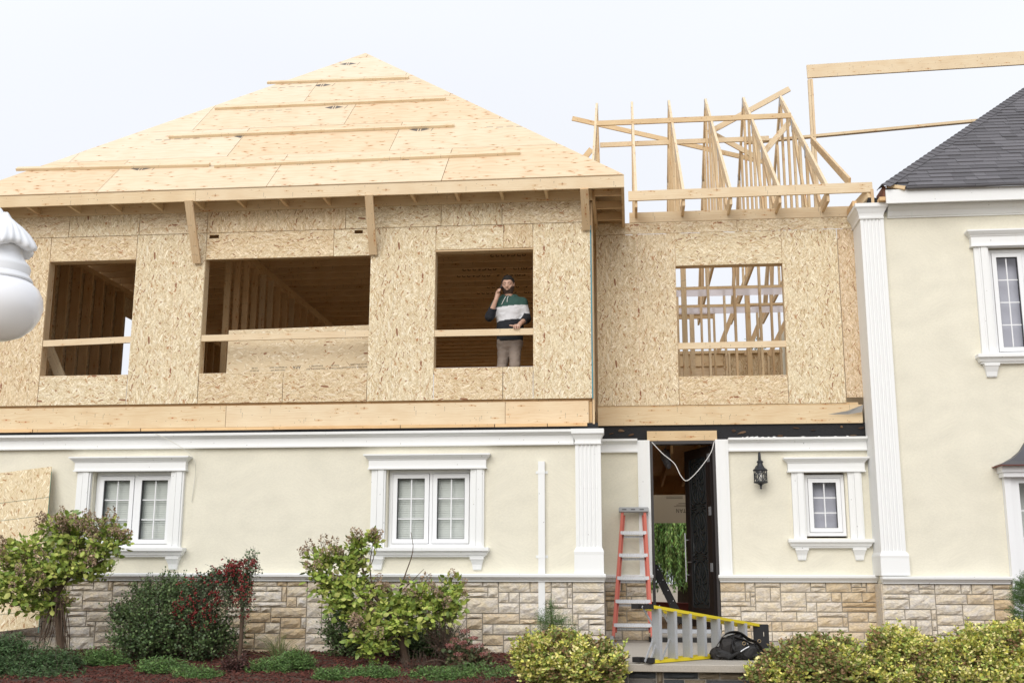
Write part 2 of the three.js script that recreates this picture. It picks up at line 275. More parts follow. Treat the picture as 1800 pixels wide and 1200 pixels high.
function windowUnit(parent, o) { // o: frame, casings, lintel, sill, corbels, zw (wall face), zf (frame face)
  const [x0, x1, y0, y1] = o.frame, { zw, zf } = o, F = new GB(), b = 0.045;
  F.box(x0, x1, y0, y0 + b, zf - 0.09, zf); F.box(x0, x1, y1 - b, y1, zf - 0.09, zf); F.box(x0, x0 + b, y0 + b, y1 - b, zf - 0.09, zf); F.box(x1 - b, x1, y0 + b, y1 - b, zf - 0.09, zf);
  const n = o.sashes, ix0 = x0 + b, ix1 = x1 - b, sw = (ix1 - ix0) / n;
  for (let k = 1; k < n; k++) F.box(ix0 + k * sw - 0.02, ix0 + k * sw + 0.02, y0 + b, y1 - b, zf - 0.09, zf);
  const win = part(parent, 'window', F.build(), M.vinyl);
  for (let k = 0; k < n; k++) {
    const a = ix0 + k * sw + (k ? 0.026 : 0.006), c = ix0 + (k + 1) * sw - (k < n - 1 ? 0.026 : 0.006), d = y0 + b + 0.007, e = y1 - b - 0.007, t = 0.058, zs = zf + 0.012, G = new GB();
    G.box(a, c, d, d + t, zf - 0.06, zs).box(a, c, e - t, e, zf - 0.06, zs).box(a, a + t, d + t, e - t, zf - 0.06, zs).box(c - t, c, d + t, e - t, zf - 0.06, zs);
    part(win, 'sash', G.build(), M.vinyl);
    const K = new GB(), q = 0.006; K.box(a + t, c - t, d + t, d + t + q, zf - 0.05, zs - 0.012).box(a + t, c - t, e - t - q, e - t, zf - 0.05, zs - 0.012).box(a + t, a + t + q, d + t, e - t, zf - 0.05, zs - 0.012).box(c - t - q, c - t, d + t, e - t, zf - 0.05, zs - 0.012);
    part(win, 'gasket', K.build(), M.gasket);
    part(win, 'pane', new GB().quad([a + t, d + t, zf - 0.02], [c - t, d + t, zf - 0.02], [c - t, e - t, zf - 0.02], [a + t, e - t, zf - 0.02]).build(), M.glass);
    for (let i = 1; i < o.cols; i++) { const x = a + t + (c - a - 2 * t) * i / o.cols; part(win, 'muntin', new GB().box(x - 0.008, x + 0.008, d + t, e - t, zf - 0.034, zf - 0.026).build(), M.vinyl); }
    for (let j = 1; j < o.rows; j++) { const y = d + t + (e - d - 2 * t) * j / o.rows; part(win, 'muntin', new GB().box(a + t, c - t, y - 0.008, y + 0.008, zf - 0.037, zf - 0.029).build(), M.vinyl); }
    const B = new GB();
    if (o.blind === 'slats') for (let y = d + 0.01; y < e; y += 0.03) B.quad([a, y, zf - 0.096], [c, y, zf - 0.096], [c, y + 0.031, zf - 0.108], [a, y + 0.031, zf - 0.108]);
    else B.box(a, c, d, e, zf - 0.21, zf - 0.2);
    const bl = part(win, 'blind', B.build(), o.blind === 'slats' ? M.blind : M.shade); if (o.blind === 'slats') bl.userData.kind = 'stuff';
  }
  for (const [a, c] of o.casings) {
    const t = (c - a), G = new GB();
    G.box(a, c, o.sill[3], o.lintel[2], zw - 0.02, zw + 0.055).box(a + t * 0.32, a + t * 0.42, o.sill[3], o.lintel[2], zw + 0.055, zw + 0.066).box(a + t * 0.46, a + t * 0.88, o.sill[3], o.lintel[2], zw + 0.055, zw + 0.074);
    part(win, 'casing', G.build(), M.trim);
  }
  const [lx0, lx1, ly0, ly1] = o.lintel, h = ly1 - ly0;
  part(win, 'lintel', new GB().loft(lx0, lx1, zw - 0.02, [[ly0, 0.006, zw + 0.1], [ly0 + 0.018, 0.006, zw + 0.1], [ly0 + 0.022, -0.004, zw + 0.085], [ly0 + h * 0.62, -0.004, zw + 0.085], [ly0 + h * 0.65, 0.006, zw + 0.1], [ly0 + h * 0.7, 0.01, zw + 0.105], [ly0 + h * 0.78, 0.028, zw + 0.13], [ly0 + h * 0.88, 0.045, zw + 0.15], [ly0 + h * 0.9, 0.055, zw + 0.16], [ly1, 0.055, zw + 0.16]]).build(), M.trim);
  const [sx0, sx1, sy0, sy1] = o.sill, g = sy1 - sy0;
  part(win, 'sill', new GB().loft(sx0, sx1, zw - 0.1, [[sy0, -0.05, zw + 0.07], [sy0 + g * 0.16, -0.05, zw + 0.075], [sy0 + g * 0.2, -0.03, zw + 0.095], [sy0 + g * 0.45, -0.02, zw + 0.11], [sy0 + g * 0.6, -0.004, zw + 0.135], [sy0 + g * 0.64, 0.006, zw + 0.15], [sy0 + g * 0.95, 0.006, zw + 0.15], [sy1, 0.002, zw + 0.145]]).build(), M.trim);
  for (const [a, c] of o.corbels) part(win, 'corbel', new GB().loft(a, c, zw - 0.02, [[o.corbelY, -0.035, zw + 0.03], [o.corbelY + 0.012, -0.03, zw + 0.04], [o.corbelY + 0.07, -0.022, zw + 0.05], [sy0 - 0.035, -0.004, zw + 0.085], [sy0 - 0.03, 0.004, zw + 0.095], [sy0 - 0.002, 0.004, zw + 0.095]]).build(), M.trim);
  return win;
}
M.blind = S({ color: C(0.62, 0.66, 0.62), roughness: 0.6, side: THREE.DoubleSide });
M.shade = S({ color: C(0.52, 0.53, 0.6), roughness: 0.8 });
function ledge(parent, x0, x1, zw, y0 = 0.905, y1 = 1.005, d0 = 0, d1 = 0) {
  return part(parent, 'ledge', new GB().loft(x0, x1, zw - 0.02, [[y0, -0.01, zw + 0.07], [y0 + 0.02, -0.01, zw + 0.075], [y0 + 0.024, 0, zw + 0.09], [y0 + 0.045, 0.004, zw + 0.115], [y0 + 0.058, 0.012, zw + 0.142], [y0 + 0.085, 0.014, zw + 0.146], [y1, 0.004, zw + 0.125]]).build(), M.trim);
}
function frieze(parent, x0, x1, zw, y0, y1) {
  const h = y1 - y0;
  return part(parent, 'frieze', new GB().loft(x0, x1, zw - 0.02, [[y0, 0, zw + 0.075], [y0 + 0.022, 0, zw + 0.075], [y0 + 0.026, 0, zw + 0.052], [y0 + h * 0.64, 0, zw + 0.052], [y0 + h * 0.66, 0, zw + 0.066], [y0 + h * 0.74, 0, zw + 0.09], [y0 + h * 0.8, 0, zw + 0.125], [y0 + h * 0.83, 0, zw + 0.14], [y0 + h * 0.98, 0, zw + 0.142], [y1, 0, zw + 0.13]]).build(), M.trim);
}
function polyPlate(pts, nrm, t, uvs) { // plate under a convex polygon of points
  const G = new GB(), a = pts.map((p) => p.toArray()), b = pts.map((p) => p.clone().addScaledVector(nrm, -t).toArray());
  for (let i = 1; i + 1 < a.length; i++) { G.tri(a[0], a[i], a[i + 1]); G.tri(b[0], b[i + 1], b[i]); }
  for (let i = 0; i < a.length; i++) { const j = (i + 1) % a.length; G.quad(b[i], b[j], a[j], a[i]); }
  const g = G.build();
  if (uvs) { const U = g.attributes.uv; let k = 0; for (let i = 1; i + 1 < a.length; i++) for (const q of [0, i, i + 1, 0, i + 1, i]) { U.setXY(k++, uvs[q][0], uvs[q][1]); } for (let i = 0; i < a.length; i++) { const j = (i + 1) % a.length; for (const q of [i, j, j, i, j, i]) U.setXY(k++, uvs[q][0], uvs[q][1]); } }
  return g;
}
function clip(poly, ax, ay, bx, by) { // keep the part left of a -> b
  const out = [], s = (p) => (bx - ax) * (p[1] - ay) - (by - ay) * (p[0] - ax);
  poly.forEach((p, i) => { const q = poly[(i + 1) % poly.length], a = s(p), b = s(q); if (a >= 0) out.push(p); if (a * b < 0) { const t = a / (a - b); out.push([p[0] + (q[0] - p[0]) * t, p[1] + (q[1] - p[1]) * t]); } });
  return out;
}

// ---------------------------------------------------------------- ground
const groundY = (x, z) => (z < 0 ? 0 : z < 4 ? -0.035 * z : -0.14 - 0.055 * (z - 4)) - (z > 16 ? 0 : 0);
function groundSheet(x0, x1, z0, z1, nx, nz, lift, rough) {
  const g = new THREE.PlaneGeometry(x1 - x0, z1 - z0, nx, nz).rotateX(-Math.PI / 2).translate((x0 + x1) / 2, 0, (z0 + z1) / 2), P = g.attributes.position, U = g.attributes.uv;
  for (let i = 0; i < P.count; i++) { const x = P.getX(i), z = P.getZ(i); P.setY(i, Math.max(-0.9, groundY(x, z)) + lift + rough * noise.noise(x * 3, z * 3, 4)); U.setXY(i, x, z); }
  g.computeVertexNormals(); return g;
}
const soilC = canvas(512, 512, (g, w, h) => { g.fillStyle = 'rgb(70,52,42)'; g.fillRect(0, 0, w, h); for (let i = 0; i < 7000; i++) { const k = rr(0.4, 1.25); g.fillStyle = `rgba(${96 * k},${62 * k},${48 * k},0.7)`; g.fillRect(rnd() * w, rnd() * h, rr(2, 16), rr(1, 4)); } });
const gravelC = canvas(512, 512, (g, w, h) => { g.fillStyle = 'rgb(150,138,120)'; g.fillRect(0, 0, w, h); for (let i = 0; i < 9000; i++) { const k = rr(0.6, 1.3); g.fillStyle = `rgba(${150 * k},${138 * k},${120 * k},0.7)`; g.fillRect(rnd() * w, rnd() * h, rr(2, 7), rr(2, 6)); } });
setting('ground', groundSheet(-300, 300, -350, 60, 60, 80, -0.03, 0), S({ map: texture(gravelC, 1.6, 1.6), roughness: 1 }));
setting('planting_bed', groundSheet(-14, -0.2, -0.2, 5.2, 90, 40, 0.02, 0.03), S({ map: texture(soilC, 0.8, 0.8), roughness: 1 }));
setting('planting_bed_001', groundSheet(1.9, 12, -1.4, 5.2, 60, 40, 0.02, 0.03), S({ map: texture(soilC, 0.8, 0.8), roughness: 1 }));

// ---------------------------------------------------------------- left wing
{
  const W = thing('house_wing', 'house wing with cream stucco ground floor, bare OSB upper floor and plywood hip roof', 'house');
  const tone = (x, y) => { const n = noise.noise(x * 1.1 + 4, y * 1.6, 8) + rr(-0.3, 0.3); if (x > -6.2 && x < -4.3 && n > -0.32) return pick([3, 5, 5, 3, 4]); return n > 0.3 ? pick([1, 4, 3]) : pick([0, 2, 6, 0, 1, 4, 2]); };
  const X0 = -9.1, XR = -0.42, SH = -4.07;
  // ground floor
  const wins = [0, SH].map((d) => [-3.2 + d, -2.07 + d, 1.33, 2.36]);
  part(W, 'stucco_wall', wallG(X0, XR, 0.9, 2.75, -0.15, 0.05, wins), M.stucco);
  part(W, 'stucco_wall', new GB().box(XR - 0.14, XR, 0.9, 2.75, -1.34, -0.151).build(), M.stucco);
  for (const d of [0, SH]) windowUnit(W, { frame: [-3.196 + d, -2.074 + d, 1.34, 2.352], sashes: 2, cols: 2, rows: 3, zw: 0.05, zf: -0.04, blind: 'slats', casings: [[-3.41 + d, -3.22 + d], [-2.09 + d, -1.91 + d]], lintel: [-3.45 + d, -1.88 + d, 2.35, 2.545], sill: [-3.44 + d, -1.84 + d, 1.215, 1.335], corbels: [[-3.39 + d, -3.22 + d], [-2.08 + d, -1.91 + d]], corbelY: 1.05 });
  frieze(W, X0, -0.735, 0.05, 2.655, 2.85);
  part(W, 'capital', new GB().loft(-0.725, -0.375, 0, [[2.655, 0, 0.16], [2.68, 0, 0.16], [2.685, -0.008, 0.145], [2.72, -0.002, 0.15], [2.77, 0.018, 0.18], [2.785, 0.03, 0.2], [2.79, 0.035, 0.21], [2.85, 0.037, 0.212]]).build(), M.trim);
  part(W, 'pilaster', fluted(-0.715, -0.385, 1.33, 2.655, 0, 0.13, 5), M.trim);
  part(W, 'pilaster_base', new GB().loft(-0.73, -0.37, 0, [[1.005, 0.008, 0.165], [1.24, 0.006, 0.16], [1.28, 0.01, 0.165], [1.3, 0.004, 0.155], [1.33, -0.01, 0.14]]).build(), M.trim);
  ledge(W, X0, -0.35, 0.07);
  const base = part(W, 'stone_base', new GB().box(X0, -0.38, -0.4, 0.91, -0.15, 0.07).box(-0.56, -0.38, -0.4, 0.91, -1.35, 0.07).build(), M.mortar);
  stoneWall(base, -8.7, -0.36, -0.02, 0.905, 0.07, tone);
  part(W, 'building_paper', new GB().box(X0, XR, 2.75, 2.955, -0.15, -0.012).build(), M.tar);
  for (let x = X0; x < -0.6;) { const l = rr(0.6, 1.9), e = Math.min(x + l, -0.55); block(W, 'sill_plate', x, e - 0.01, 2.91, 2.95, -0.06, rr(0.0, 0.02), pick([M.joist[0], M.joist[1], M.joist[2]])); x = e; }
  block(W, 'floor_deck', X0, -0.5, 2.97, 3.27, -12.5, -0.16, M.ply[0]);
  block(W, 'ground_floor', X0, -0.5, -0.1, 0.05, -12.5, -0.16, M.joist[2]);
  block(W, 'side_wall', X0, X0 + 0.12, 0.05, 2.97, -12.5, -0.16, M.stucco); block(W, 'back_wall', X0, -0.5, 0.05, 2.97, -12.6, -12.5, M.stucco); block(W, 'partition', X0 + 0.12, -0.5, 0.05, 2.97, -3.1, -3, M.stucco); block(W, 'side_wall', -0.66, -0.56, 0.05, 2.97, -12.5, -1.36, M.stucco);
  // downspout left over from the old eaves
  const ds = part(W, 'downspout', new GB().box(-1.2, -1.115, 0.42, 2.44, 0.055, 0.125).build(), M.trim);
  for (const y of [2.3, 1.22]) part(ds, 'bracket', new GB().box(-1.235, -1.08, y - 0.018, y + 0.018, 0.052, 0.06).box(-1.203, -1.112, y - 0.02, y + 0.02, 0.06, 0.129).build(), M.trim);
  // rim boards
  const cuts = [X0, onZ(397, 720, 0).x, onZ(888, 720, 0).x, -0.535];
  for (let i = 0; i < 3; i++) block(W, 'rim_board', cuts[i] + 0.003, cuts[i + 1] - 0.003, 2.952, 3.245, -0.045, 0.004 - 0.002 * i, M.wood[[0, 2, 4][i]]);
  block(W, 'rim_board', -0.535, -0.495, 2.93, 3.245, -1.35, -0.046, M.joist[1]);
  // OSB sheathing
  const y0 = 3.277, yl = 3.7, yh = 5.35, yt = 5.71, yw = 6.06, o = () => pick(M.osb);
  const w1 = [-8.2, -6.915], w2 = [-5.895, -3.53], w3 = [-2.618, -1.272], XC = -0.488;
  sheet(W, X0, w1[0], y0, yt, 0, o()); sheet(W, w1[0], w1[1], yh, yt, 0, o(), { side: true }); sheet(W, w1[0], w1[1], y0, yl, 0, o(), { side: true });
  sheet(W, w1[1], w2[0], y0, yt, 0, o());
  sheet(W, w2[0], -4.06, yh - 0.03, yt, 0, o(), { side: true, holes: [[-5.86, -5.72, 5.63, 5.68]] }); sheet(W, -4.06, w2[1], yh - 0.03, yt, 0, o(), { side: true, holes: [[-3.77, -3.65, 5.64, 5.69]] });
  sheet(W, w2[0], -4.7, y0, yl, 0, o(), { side: true }); sheet(W, -4.7, w2[1], y0, yl, 0, o(), { side: true });
  sheet(W, w2[1], w3[0], y0, yt, 0, o()); sheet(W, w3[0], -1.68, yh + 0.02, yt, 0, o(), { side: true }); sheet(W, -1.68, w3[1], yh + 0.02, yt, 0, o());
  sheet(W, w3[0], -1.68, y0, yl + 0.02, 0, o(), { side: true }); sheet(W, -1.68, w3[1], y0, yl + 0.02, 0, o()); sheet(W, w3[1], XC, y0, yt, 0, o());
  const top = [X0, -7.95, -6.9, -5.9, -3.9, -2.55, -1.7, XC]; for (let i = 0; i + 1 < top.length; i++) sheet(W, top[i], top[i + 1], yt, yw, 0, o(), { side: i % 2 === 0 });
  part(W, 'painted_panel_edge', new GB().box(XC - 0.001, XC + 0.012, y0, 5.66, -0.002, 0.0135).build(), S({ color: C(0.06, 0.28, 0.38), roughness: 0.7 }));
  block(W, 'corner_board', XC + 0.002, XC + 0.028, 2.94, 6.0, -0.16, -0.01, M.wood[3]);
  part(W, 'side_sheathing', new GB().box(XC - 0.012, XC, 3.277, 6.06, -1.5, -0.16).build(), M.osb[1]);
  for (let z = -1.55; z > -12.4; z -= 0.406) block(W, 'stud', XC - 0.152, XC - 0.012, 3.3, 5.95, z - 0.019, z + 0.019, wood());  // unseen wall, made open behind the corner so daylight reaches the ceiling joists
  block(W, 'top_plate', XC - 0.152, XC - 0.012, 5.95, 6.03, -12.4, -0.16, M.wood[1]);
  block(W, 'bottom_plate', X0, -0.5, 3.25, 3.3, -0.155, -0.047, M.joist[2]);
  // framing round the openings
  for (const [a, b] of [w1, w2, w3]) {
    block(W, 'jamb_stud', a - 0.04, a, yl, yh, -0.15, -0.001, wood()); block(W, 'jamb_stud', b, b + 0.04, yl, yh, -0.15, -0.001, wood());
    block(W, 'opening_header', a - 0.04, b + 0.04, yh, yh + 0.24, -0.15, -0.001, M.wood[3]); block(W, 'rough_sill', a - 0.04, b + 0.04, yl - 0.04, yl, -0.15, -0.001, M.wood[0]);
  }
  const rail = (a, b, ya, yb) => board(W, 'guard_rail', V(a, ya, -0.02), V(b, yb, -0.02), 0.088, 0.038, M.wood[2]);
  rail(w1[0] - 0.02, w1[1] + 0.02, 4.165, 4.2); rail(w2[0] - 0.02, w2[1] + 0.02, 4.195, 4.215); rail(w3[0] - 0.02, w3[1] + 0.02, 4.2, 4.2);
  block(W, 'eave_blocking', X0, -0.5, 6.06, 6.5, -0.14, -0.1, M.wood[0]); block(W, 'eave_blocking', -0.62, -0.58, 6.27, 6.6, -12.4, -0.15, M.wood[0]);
  // inside: plates, side wall studs, partition, ceiling joists
  block(W, 'top_plate', X0, -0.5, 5.95, 6.03, -0.15, -0.001, M.joist[1]);
  part(W, 'side_sheathing', wallG(-12.5, -0.16, 3.277, 6.06, 0, 0.012, [[-4.77, -4.43, 3.7, 5.6]]).applyMatrix4(new THREE.Matrix4().makeRotationY(-Math.PI / 2)).translate(X0, 0, 0), M.osb[1]);
  for (let z = -0.35; z > -12.4; z -= 0.406) if (Math.abs(z + 4.6) > 0.19) block(W, 'stud', X0 + 0.014, X0 + 0.154, 3.3, 5.95, z - 0.019, z + 0.019, pick(M.joist));
  block(W, 'top_plate', X0 + 0.014, X0 + 0.154, 5.95, 6.03, -12.5, -0.16, M.joist[1]);
  board(W, 'wall_brace', onZ(80, 600, -0.6), onZ(108, 668, -0.6), 0.14, 0.038, M.wood[0]);
  for (let z = -1.2; z > -8.2; z -= 0.406) block(W, 'stud', -6.05, -5.96, 3.3, 5.87, z - 0.019, z + 0.019, pick([...M.joist, M.wood[3]]));
  block(W, 'top_plate', -6.05, -5.96, 5.87, 5.99, -8.2, -1.2, M.joist[1]); block(W, 'bottom_plate', -6.05, -5.96, 3.272, 3.3, -8.2, -1.2, M.joist[1]);
  for (let x = -8.8; x < -0.7; x += 0.406) block(W, 'stud', x - 0.019, x + 0.019, 3.3, 5.95, -12.45, -12.31, pick(M.joist));  // unseen rear wall, left without sheathing to brighten the room
  block(W, 'top_plate', X0, -0.5, 5.95, 6.03, -12.45, -12.31, M.wood[1]);
  const stamped = canvas(2048, 64, (g, w, h) => { for (let i = 0; i < 4; i++) g.drawImage(woodC[1], 0, 0, 1024, 150, i * w / 4, 0, w / 4, h); g.save(); g.translate(w * 0.83, h * 0.5); g.rotate(Math.PI); g.fillStyle = 'rgba(40,24,14,0.55)'; g.font = 'bold 34px monospace'; g.textAlign = 'center'; g.textBaseline = 'middle'; g.fillText('EPH2 4 82C1223', 0, 0); g.restore(); });
  M.joistStamp = S({ map: texture(stamped, 8.8, 0.235), color: C(0.98, 0.89, 0.77) });
  let k = 0;
  for (let z = -0.5; z > -12.4; z -= 0.406, k++) {
    const st = k > 3 && k < 16 && k % 3 !== 1, j = block(W, 'ceiling_joist', X0 + 0.02, -0.51, 6.032, 6.267, z - 0.019, z + 0.019, st ? M.joistStamp : pick(M.joist));
    if (st) { const U = j.geometry.attributes.uv, P = j.geometry.attributes.position, sh = rr(-0.5, 0.5); for (let i = 0; i < U.count; i++) U.setXY(i, P.getX(i) + 4.4 + sh, P.getY(i) + 0.1175); }
  }
  // hip roof
  const E0 = V(-9.5, 6.215, 0.45), E1 = V(-0.016, 6.215, 0.45), A = V(-4.758, 10.5, -4.292), zB = -13.0, B0 = V(-9.5, 6.215, zB), B1 = V(-0.016, 6.215, zB), A2 = V(-4.758, 10.5, zB + 4.742);
  const n1 = V(0, 4.742, 4.285).normalize(), nR = V(4.285, 4.742, 0).normalize(), nL = V(-4.285, 4.742, 0).normalize(), nB = V(0, 4.742, -4.285).normalize();
  const roof = part(W, 'roof', merged([polyPlate([E1, B1, A2, A], nR, 0.014), polyPlate([B0, E0, A, A2], nL, 0.014), polyPlate([B1, B0, A2], nB, 0.014)]), M.ply[0]);
  board(roof, 'ridge_board', A.clone().add(V(0, -0.16, 0)), A2.clone().add(V(0, -0.16, 0)), 0.235, 0.038, M.wood[0], V(1, 0, 0));
  const sd = A.clone().sub(V(A.x, E0.y, E0.z)), SL = sd.length(); sd.normalize(); const wd = 9.484, put = (u, v, h = 0) => V(E0.x + u, E0.y, E0.z).addScaledVector(sd, v).addScaledVector(n1, h);
  for (let r = 0; r * 1.22 < SL; r++) for (let u = -((r * 0.93) % 2.44) - 0.3; u < wd; u += 2.44) {
    const e = 0.004; let p = [[u + e, r * 1.22 + e], [u + 2.44 - e, r * 1.22 + e], [u + 2.44 - e, r * 1.22 + 1.22 - e], [u + e, r * 1.22 + 1.22 - e]];
    p = clip(p, 0, 0, wd, 0); p = clip(p, wd, 0, wd / 2, SL); p = clip(p, wd / 2, SL, 0, 0); if (p.length < 3) continue;
    const ou = rr(0, 2), h = rr(0, 0.002);
    part(roof, 'plywood_sheet', polyPlate(p.map((q) => put(q[0], q[1], h)), n1, 0.013, p.map((q) => [q[0] - u + ou, q[1] - r * 1.22])), pick(M.ply));
  }
  for (const [a, b, c, d] of [[470, 145, 718, 136], [378, 190, 783, 173], [297, 240, 798, 220], [29, 297, 368, 289], [377, 291, 914, 268]]) { const p = E0.clone().addScaledVector(n1, 0.024); board(roof, 'batten', onPlane(a, b, p, n1), onPlane(c, d, p, n1), 0.075, 0.04, M.wood[2], n1); }
  const fc = onZ(343, 345, 0.45).x;
  block(roof, 'fascia_board', -9.5, fc - 0.002, 6.04, 6.2, 0.41, 0.448, M.wood[0]); block(roof, 'fascia_board', fc + 0.002, -0.016, 6.04, 6.2, 0.41, 0.448, M.wood[2]);
  block(roof, 'fascia_board', -0.055, -0.017, 6.04, 6.2, -1.42, 0.41, M.wood[3]);
  block(roof, 'soffit_ledger', X0, XC + 0.03, 6.02, 6.16, 0.016, 0.054, M.wood[0]); block(roof, 'soffit_ledger', XC + 0.03, XC + 0.068, 6.02, 6.16, -1.42, 0.015, M.wood[3]);
  for (let x = -9.0; x < -0.6; x += 0.61) block(roof, 'lookout', x - 0.019, x + 0.019, 6.045, 6.155, 0.055, 0.409, M.wood[pick([0, 3])]);
  for (const z of [0.1, -0.45, -0.98]) block(roof, 'lookout', XC + 0.07, -0.056, 6.045, 6.155, z - 0.019, z + 0.019, M.wood[3]);
  for (const [a, b, c, d] of [[331, 352, 346, 462], [648, 342, 656, 447], [1027, 331, 1031, 403]]) board(roof, 'prop_board', onZ(a, b, 0.475), onZ(c, d, 0.05), 0.11, 0.038, M.wood[3], V(0, 0.3, 1).normalize());
}

// ---------------------------------------------------------------- entry section between the wings
{
  const W = thing('entry_section', 'recessed entry section with dark open front door below an unroofed OSB wall', 'house');
  const z = -1.35, tone = (x) => (x > 2.75 ? pick([3, 5, 3, 1, 4]) : pick([4, 1, 4, 0, 3, 1, 2]));
  // ground floor
  part(W, 'stucco_wall', wallG(-0.56, 0.12, 0.9, 2.75, z - 0.14, z + 0.02), M.stucco);
  part(W, 'stucco_wall', wallG(1.35, 3.3, 0.9, 2.75, z - 0.14, z + 0.02, [[2.4, 2.95, 1.5, 2.4]]), M.stucco);
  windowUnit(W, { frame: [2.405, 2.945, 1.53, 2.375], sashes: 1, cols: 2, rows: 3, zw: z + 0.02, zf: z - 0.03, casings: [[2.22, 2.39], [2.985, 3.17]], lintel: [2.17, 3.22, 2.4, 2.6], sill: [2.14, 3.27, 1.365, 1.485], corbels: [[2.23, 2.4], [3.0, 3.17]], corbelY: 1.2 });
  frieze(W, -0.5, 0.1, z + 0.02, 2.7, 2.885); frieze(W, 1.37, 3.27, z + 0.02, 2.7, 2.885);
  for (const [a, b] of [[0.1, 0.272], [1.19, 1.368]]) part(W, 'door_casing', new GB().box(a, b, 1.0, 2.87, z - 0.02, z + 0.075).box(a + 0.03, a + 0.045, 1.0, 2.87, z + 0.075, z + 0.083).box(b - 0.045, b - 0.03, 1.0, 2.87, z + 0.075, z + 0.083).build(), M.trim);
  ledge(W, -0.5, 0.27, z + 0.03); ledge(W, 1.18, 3.3, z + 0.03);
  const sb = part(W, 'stone_base', new GB().box(-0.56, 0.24, -0.3, 0.91, z - 0.14, z + 0.03).box(1.2, 3.3, -0.3, 0.91, z - 0.14, z + 0.03).build(), M.mortar);
  stoneWall(sb, -0.5, 0.25, 0.12, 0.905, z + 0.03, () => pick([3, 5, 3, 1, 5])); stoneWall(sb, 1.19, 3.29, 0.12, 0.905, z + 0.03, tone);
  part(W, 'building_paper', new GB().box(-0.56, 0.24, 2.75, 3.1, z - 0.1, z - 0.03).box(1.2, 3.3, 2.75, 3.1, z - 0.1, z - 0.03).box(0.24, 1.2, 2.99, 3.1, z - 0.1, z - 0.03).build(), M.tar);
  block(W, 'header_board', 0.24, 1.22, 2.862, 3.0, z - 0.02, z + 0.05, M.wood[1]);
  // door frame, leaf, hall
  part(W, 'door_frame', new GB().box(0.274, 0.312, 0.27, 2.86, z - 0.13, z + 0.05).box(1.148, 1.188, 0.27, 2.86, z - 0.13, z + 0.05).box(0.312, 1.148, 2.815, 2.86, z - 0.13, z + 0.05).build(), M.door);
  block(W, 'threshold', 0.274, 1.188, 0.22, 0.27, z - 0.2, z + 0.06, M.galv);
  {
    const leaf = part(W, 'door', new GB().box(0, 0.14, 0, 2.52, -0.022, 0.022).box(0.72, 0.86, 0, 2.52, -0.022, 0.022).box(0.14, 0.72, 0, 0.26, -0.022, 0.022).box(0.14, 0.72, 2.38, 2.52, -0.022, 0.022).build(), M.door);
    leaf.position.set(1.135, 0.285, z - 0.1); leaf.rotation.y = Math.atan2(0.93, -0.37);
    const s = -1; // the face that shows lies towards negative local z
    part(leaf, 'door_glass', new GB().box(0.14, 0.72, 0.26, 2.38, -0.006, 0.006).build(), S({ color: C(0.025, 0.032, 0.034), roughness: 0.12 }));
    const T = [], cv = (pts, r = 0.007) => { for (const zz of [-0.014, 0.014]) T.push(tubeG(pts.map(([x, y]) => V(x, y, zz)), r, 5)); };
    for (const cy of [0.62, 1.32, 2.02]) {
      for (let k = 0; k < 12; k++) { const a = k / 12 * 6.283; cv([[0.43 + 0.05 * Math.cos(a), cy + 0.06 * Math.sin(a)], [0.43 + 0.13 * Math.cos(a + 0.15), cy + 0.17 * Math.sin(a + 0.15)], [0.43 + 0.2 * Math.cos(a), cy + 0.26 * Math.sin(a)]], 0.006); }
      cv([...Array(13).keys()].map((k) => [0.43 + 0.05 * Math.cos(k / 12 * 6.283), cy + 0.06 * Math.sin(k / 12 * 6.283)]));
      cv([...Array(17).keys()].map((k) => [0.43 + 0.22 * Math.cos(k / 16 * 6.283), cy + 0.29 * Math.sin(k / 16 * 6.283)]));
      for (const q of [-1, 1]) for (const v of [-1, 1]) cv([[0.43 + q * 0.06, cy + v * 0.27], [0.43 + q * 0.16, cy + v * 0.31], [0.43 + q * 0.26, cy + v * 0.27], [0.43 + q * 0.25, cy + v * 0.35], [0.43 + q * 0.1, cy + v * 0.37]]);
    }
    for (const x of [0.16, 0.7]) cv([[x, 0.28], [x, 1.3], [x, 2.36]], 0.009);
    part(leaf, 'door_grille', merged(T), M.blackMatte);
    for (const y of [0.1, 0.82, 1.6, 2.35]) part(leaf, 'hinge', new GB().box(0.0, 0.075, y - 0.06, y + 0.06, -0.028, -0.0225).build(), M.galv);
    part(leaf, 'door_handle', merged([tubeG([V(0.8, 0.62, -0.07), V(0.8, 1.0, -0.07), V(0.8, 1.32, -0.07)], 0.012, 8), tubeG([V(0.8, 0.72, -0.02), V(0.8, 0.72, -0.07)], 0.008, 6), tubeG([V(0.8, 1.22, -0.02), V(0.8, 1.22, -0.07)], 0.008, 6), tubeG([V(0.8, 0.9, -0.02), V(0.72, 0.9, -0.075), V(0.6, 0.9, -0.075)], 0.009, 6)]), M.metal);
  }
  block(W, 'hall_floor', -0.4, 3.3, 0.05, 0.22, -8.2, z - 0.21, M.joist[2]); block(W, 'hall_ceiling', -0.55, 3.3, 2.97, 3.08, -8.09, z - 0.11, M.joist[2]);
  block(W, 'hall_wall', -0.1, 0.0, 0.22, 2.97, -8.099, z - 0.15, M.joist[0]); block(W, 'hall_wall', 1.75, 1.85, 0.22, 2.97, -8.099, z - 0.15, M.joist[0]);
  part(W, 'hall_wall', wallG(-0.1, 1.85, 0.22, 3.4, -8.2, -8.1, [[0.1, 1.6, 0.23, 2.6]]), M.joist[2]);
  for (let x = 0.2; x < 1.7; x += 0.406) block(W, 'hall_joist', x - 0.02, x + 0.02, 2.75, 2.969, -8.05, -1.9, M.joist[2]);
  // upper floor sheathing
  block(W, 'rim_board', -0.455, 3.25, 3.092, 3.35, z - 0.04, z + 0.006, M.wood[0]);
  const o = () => pick(M.osb);
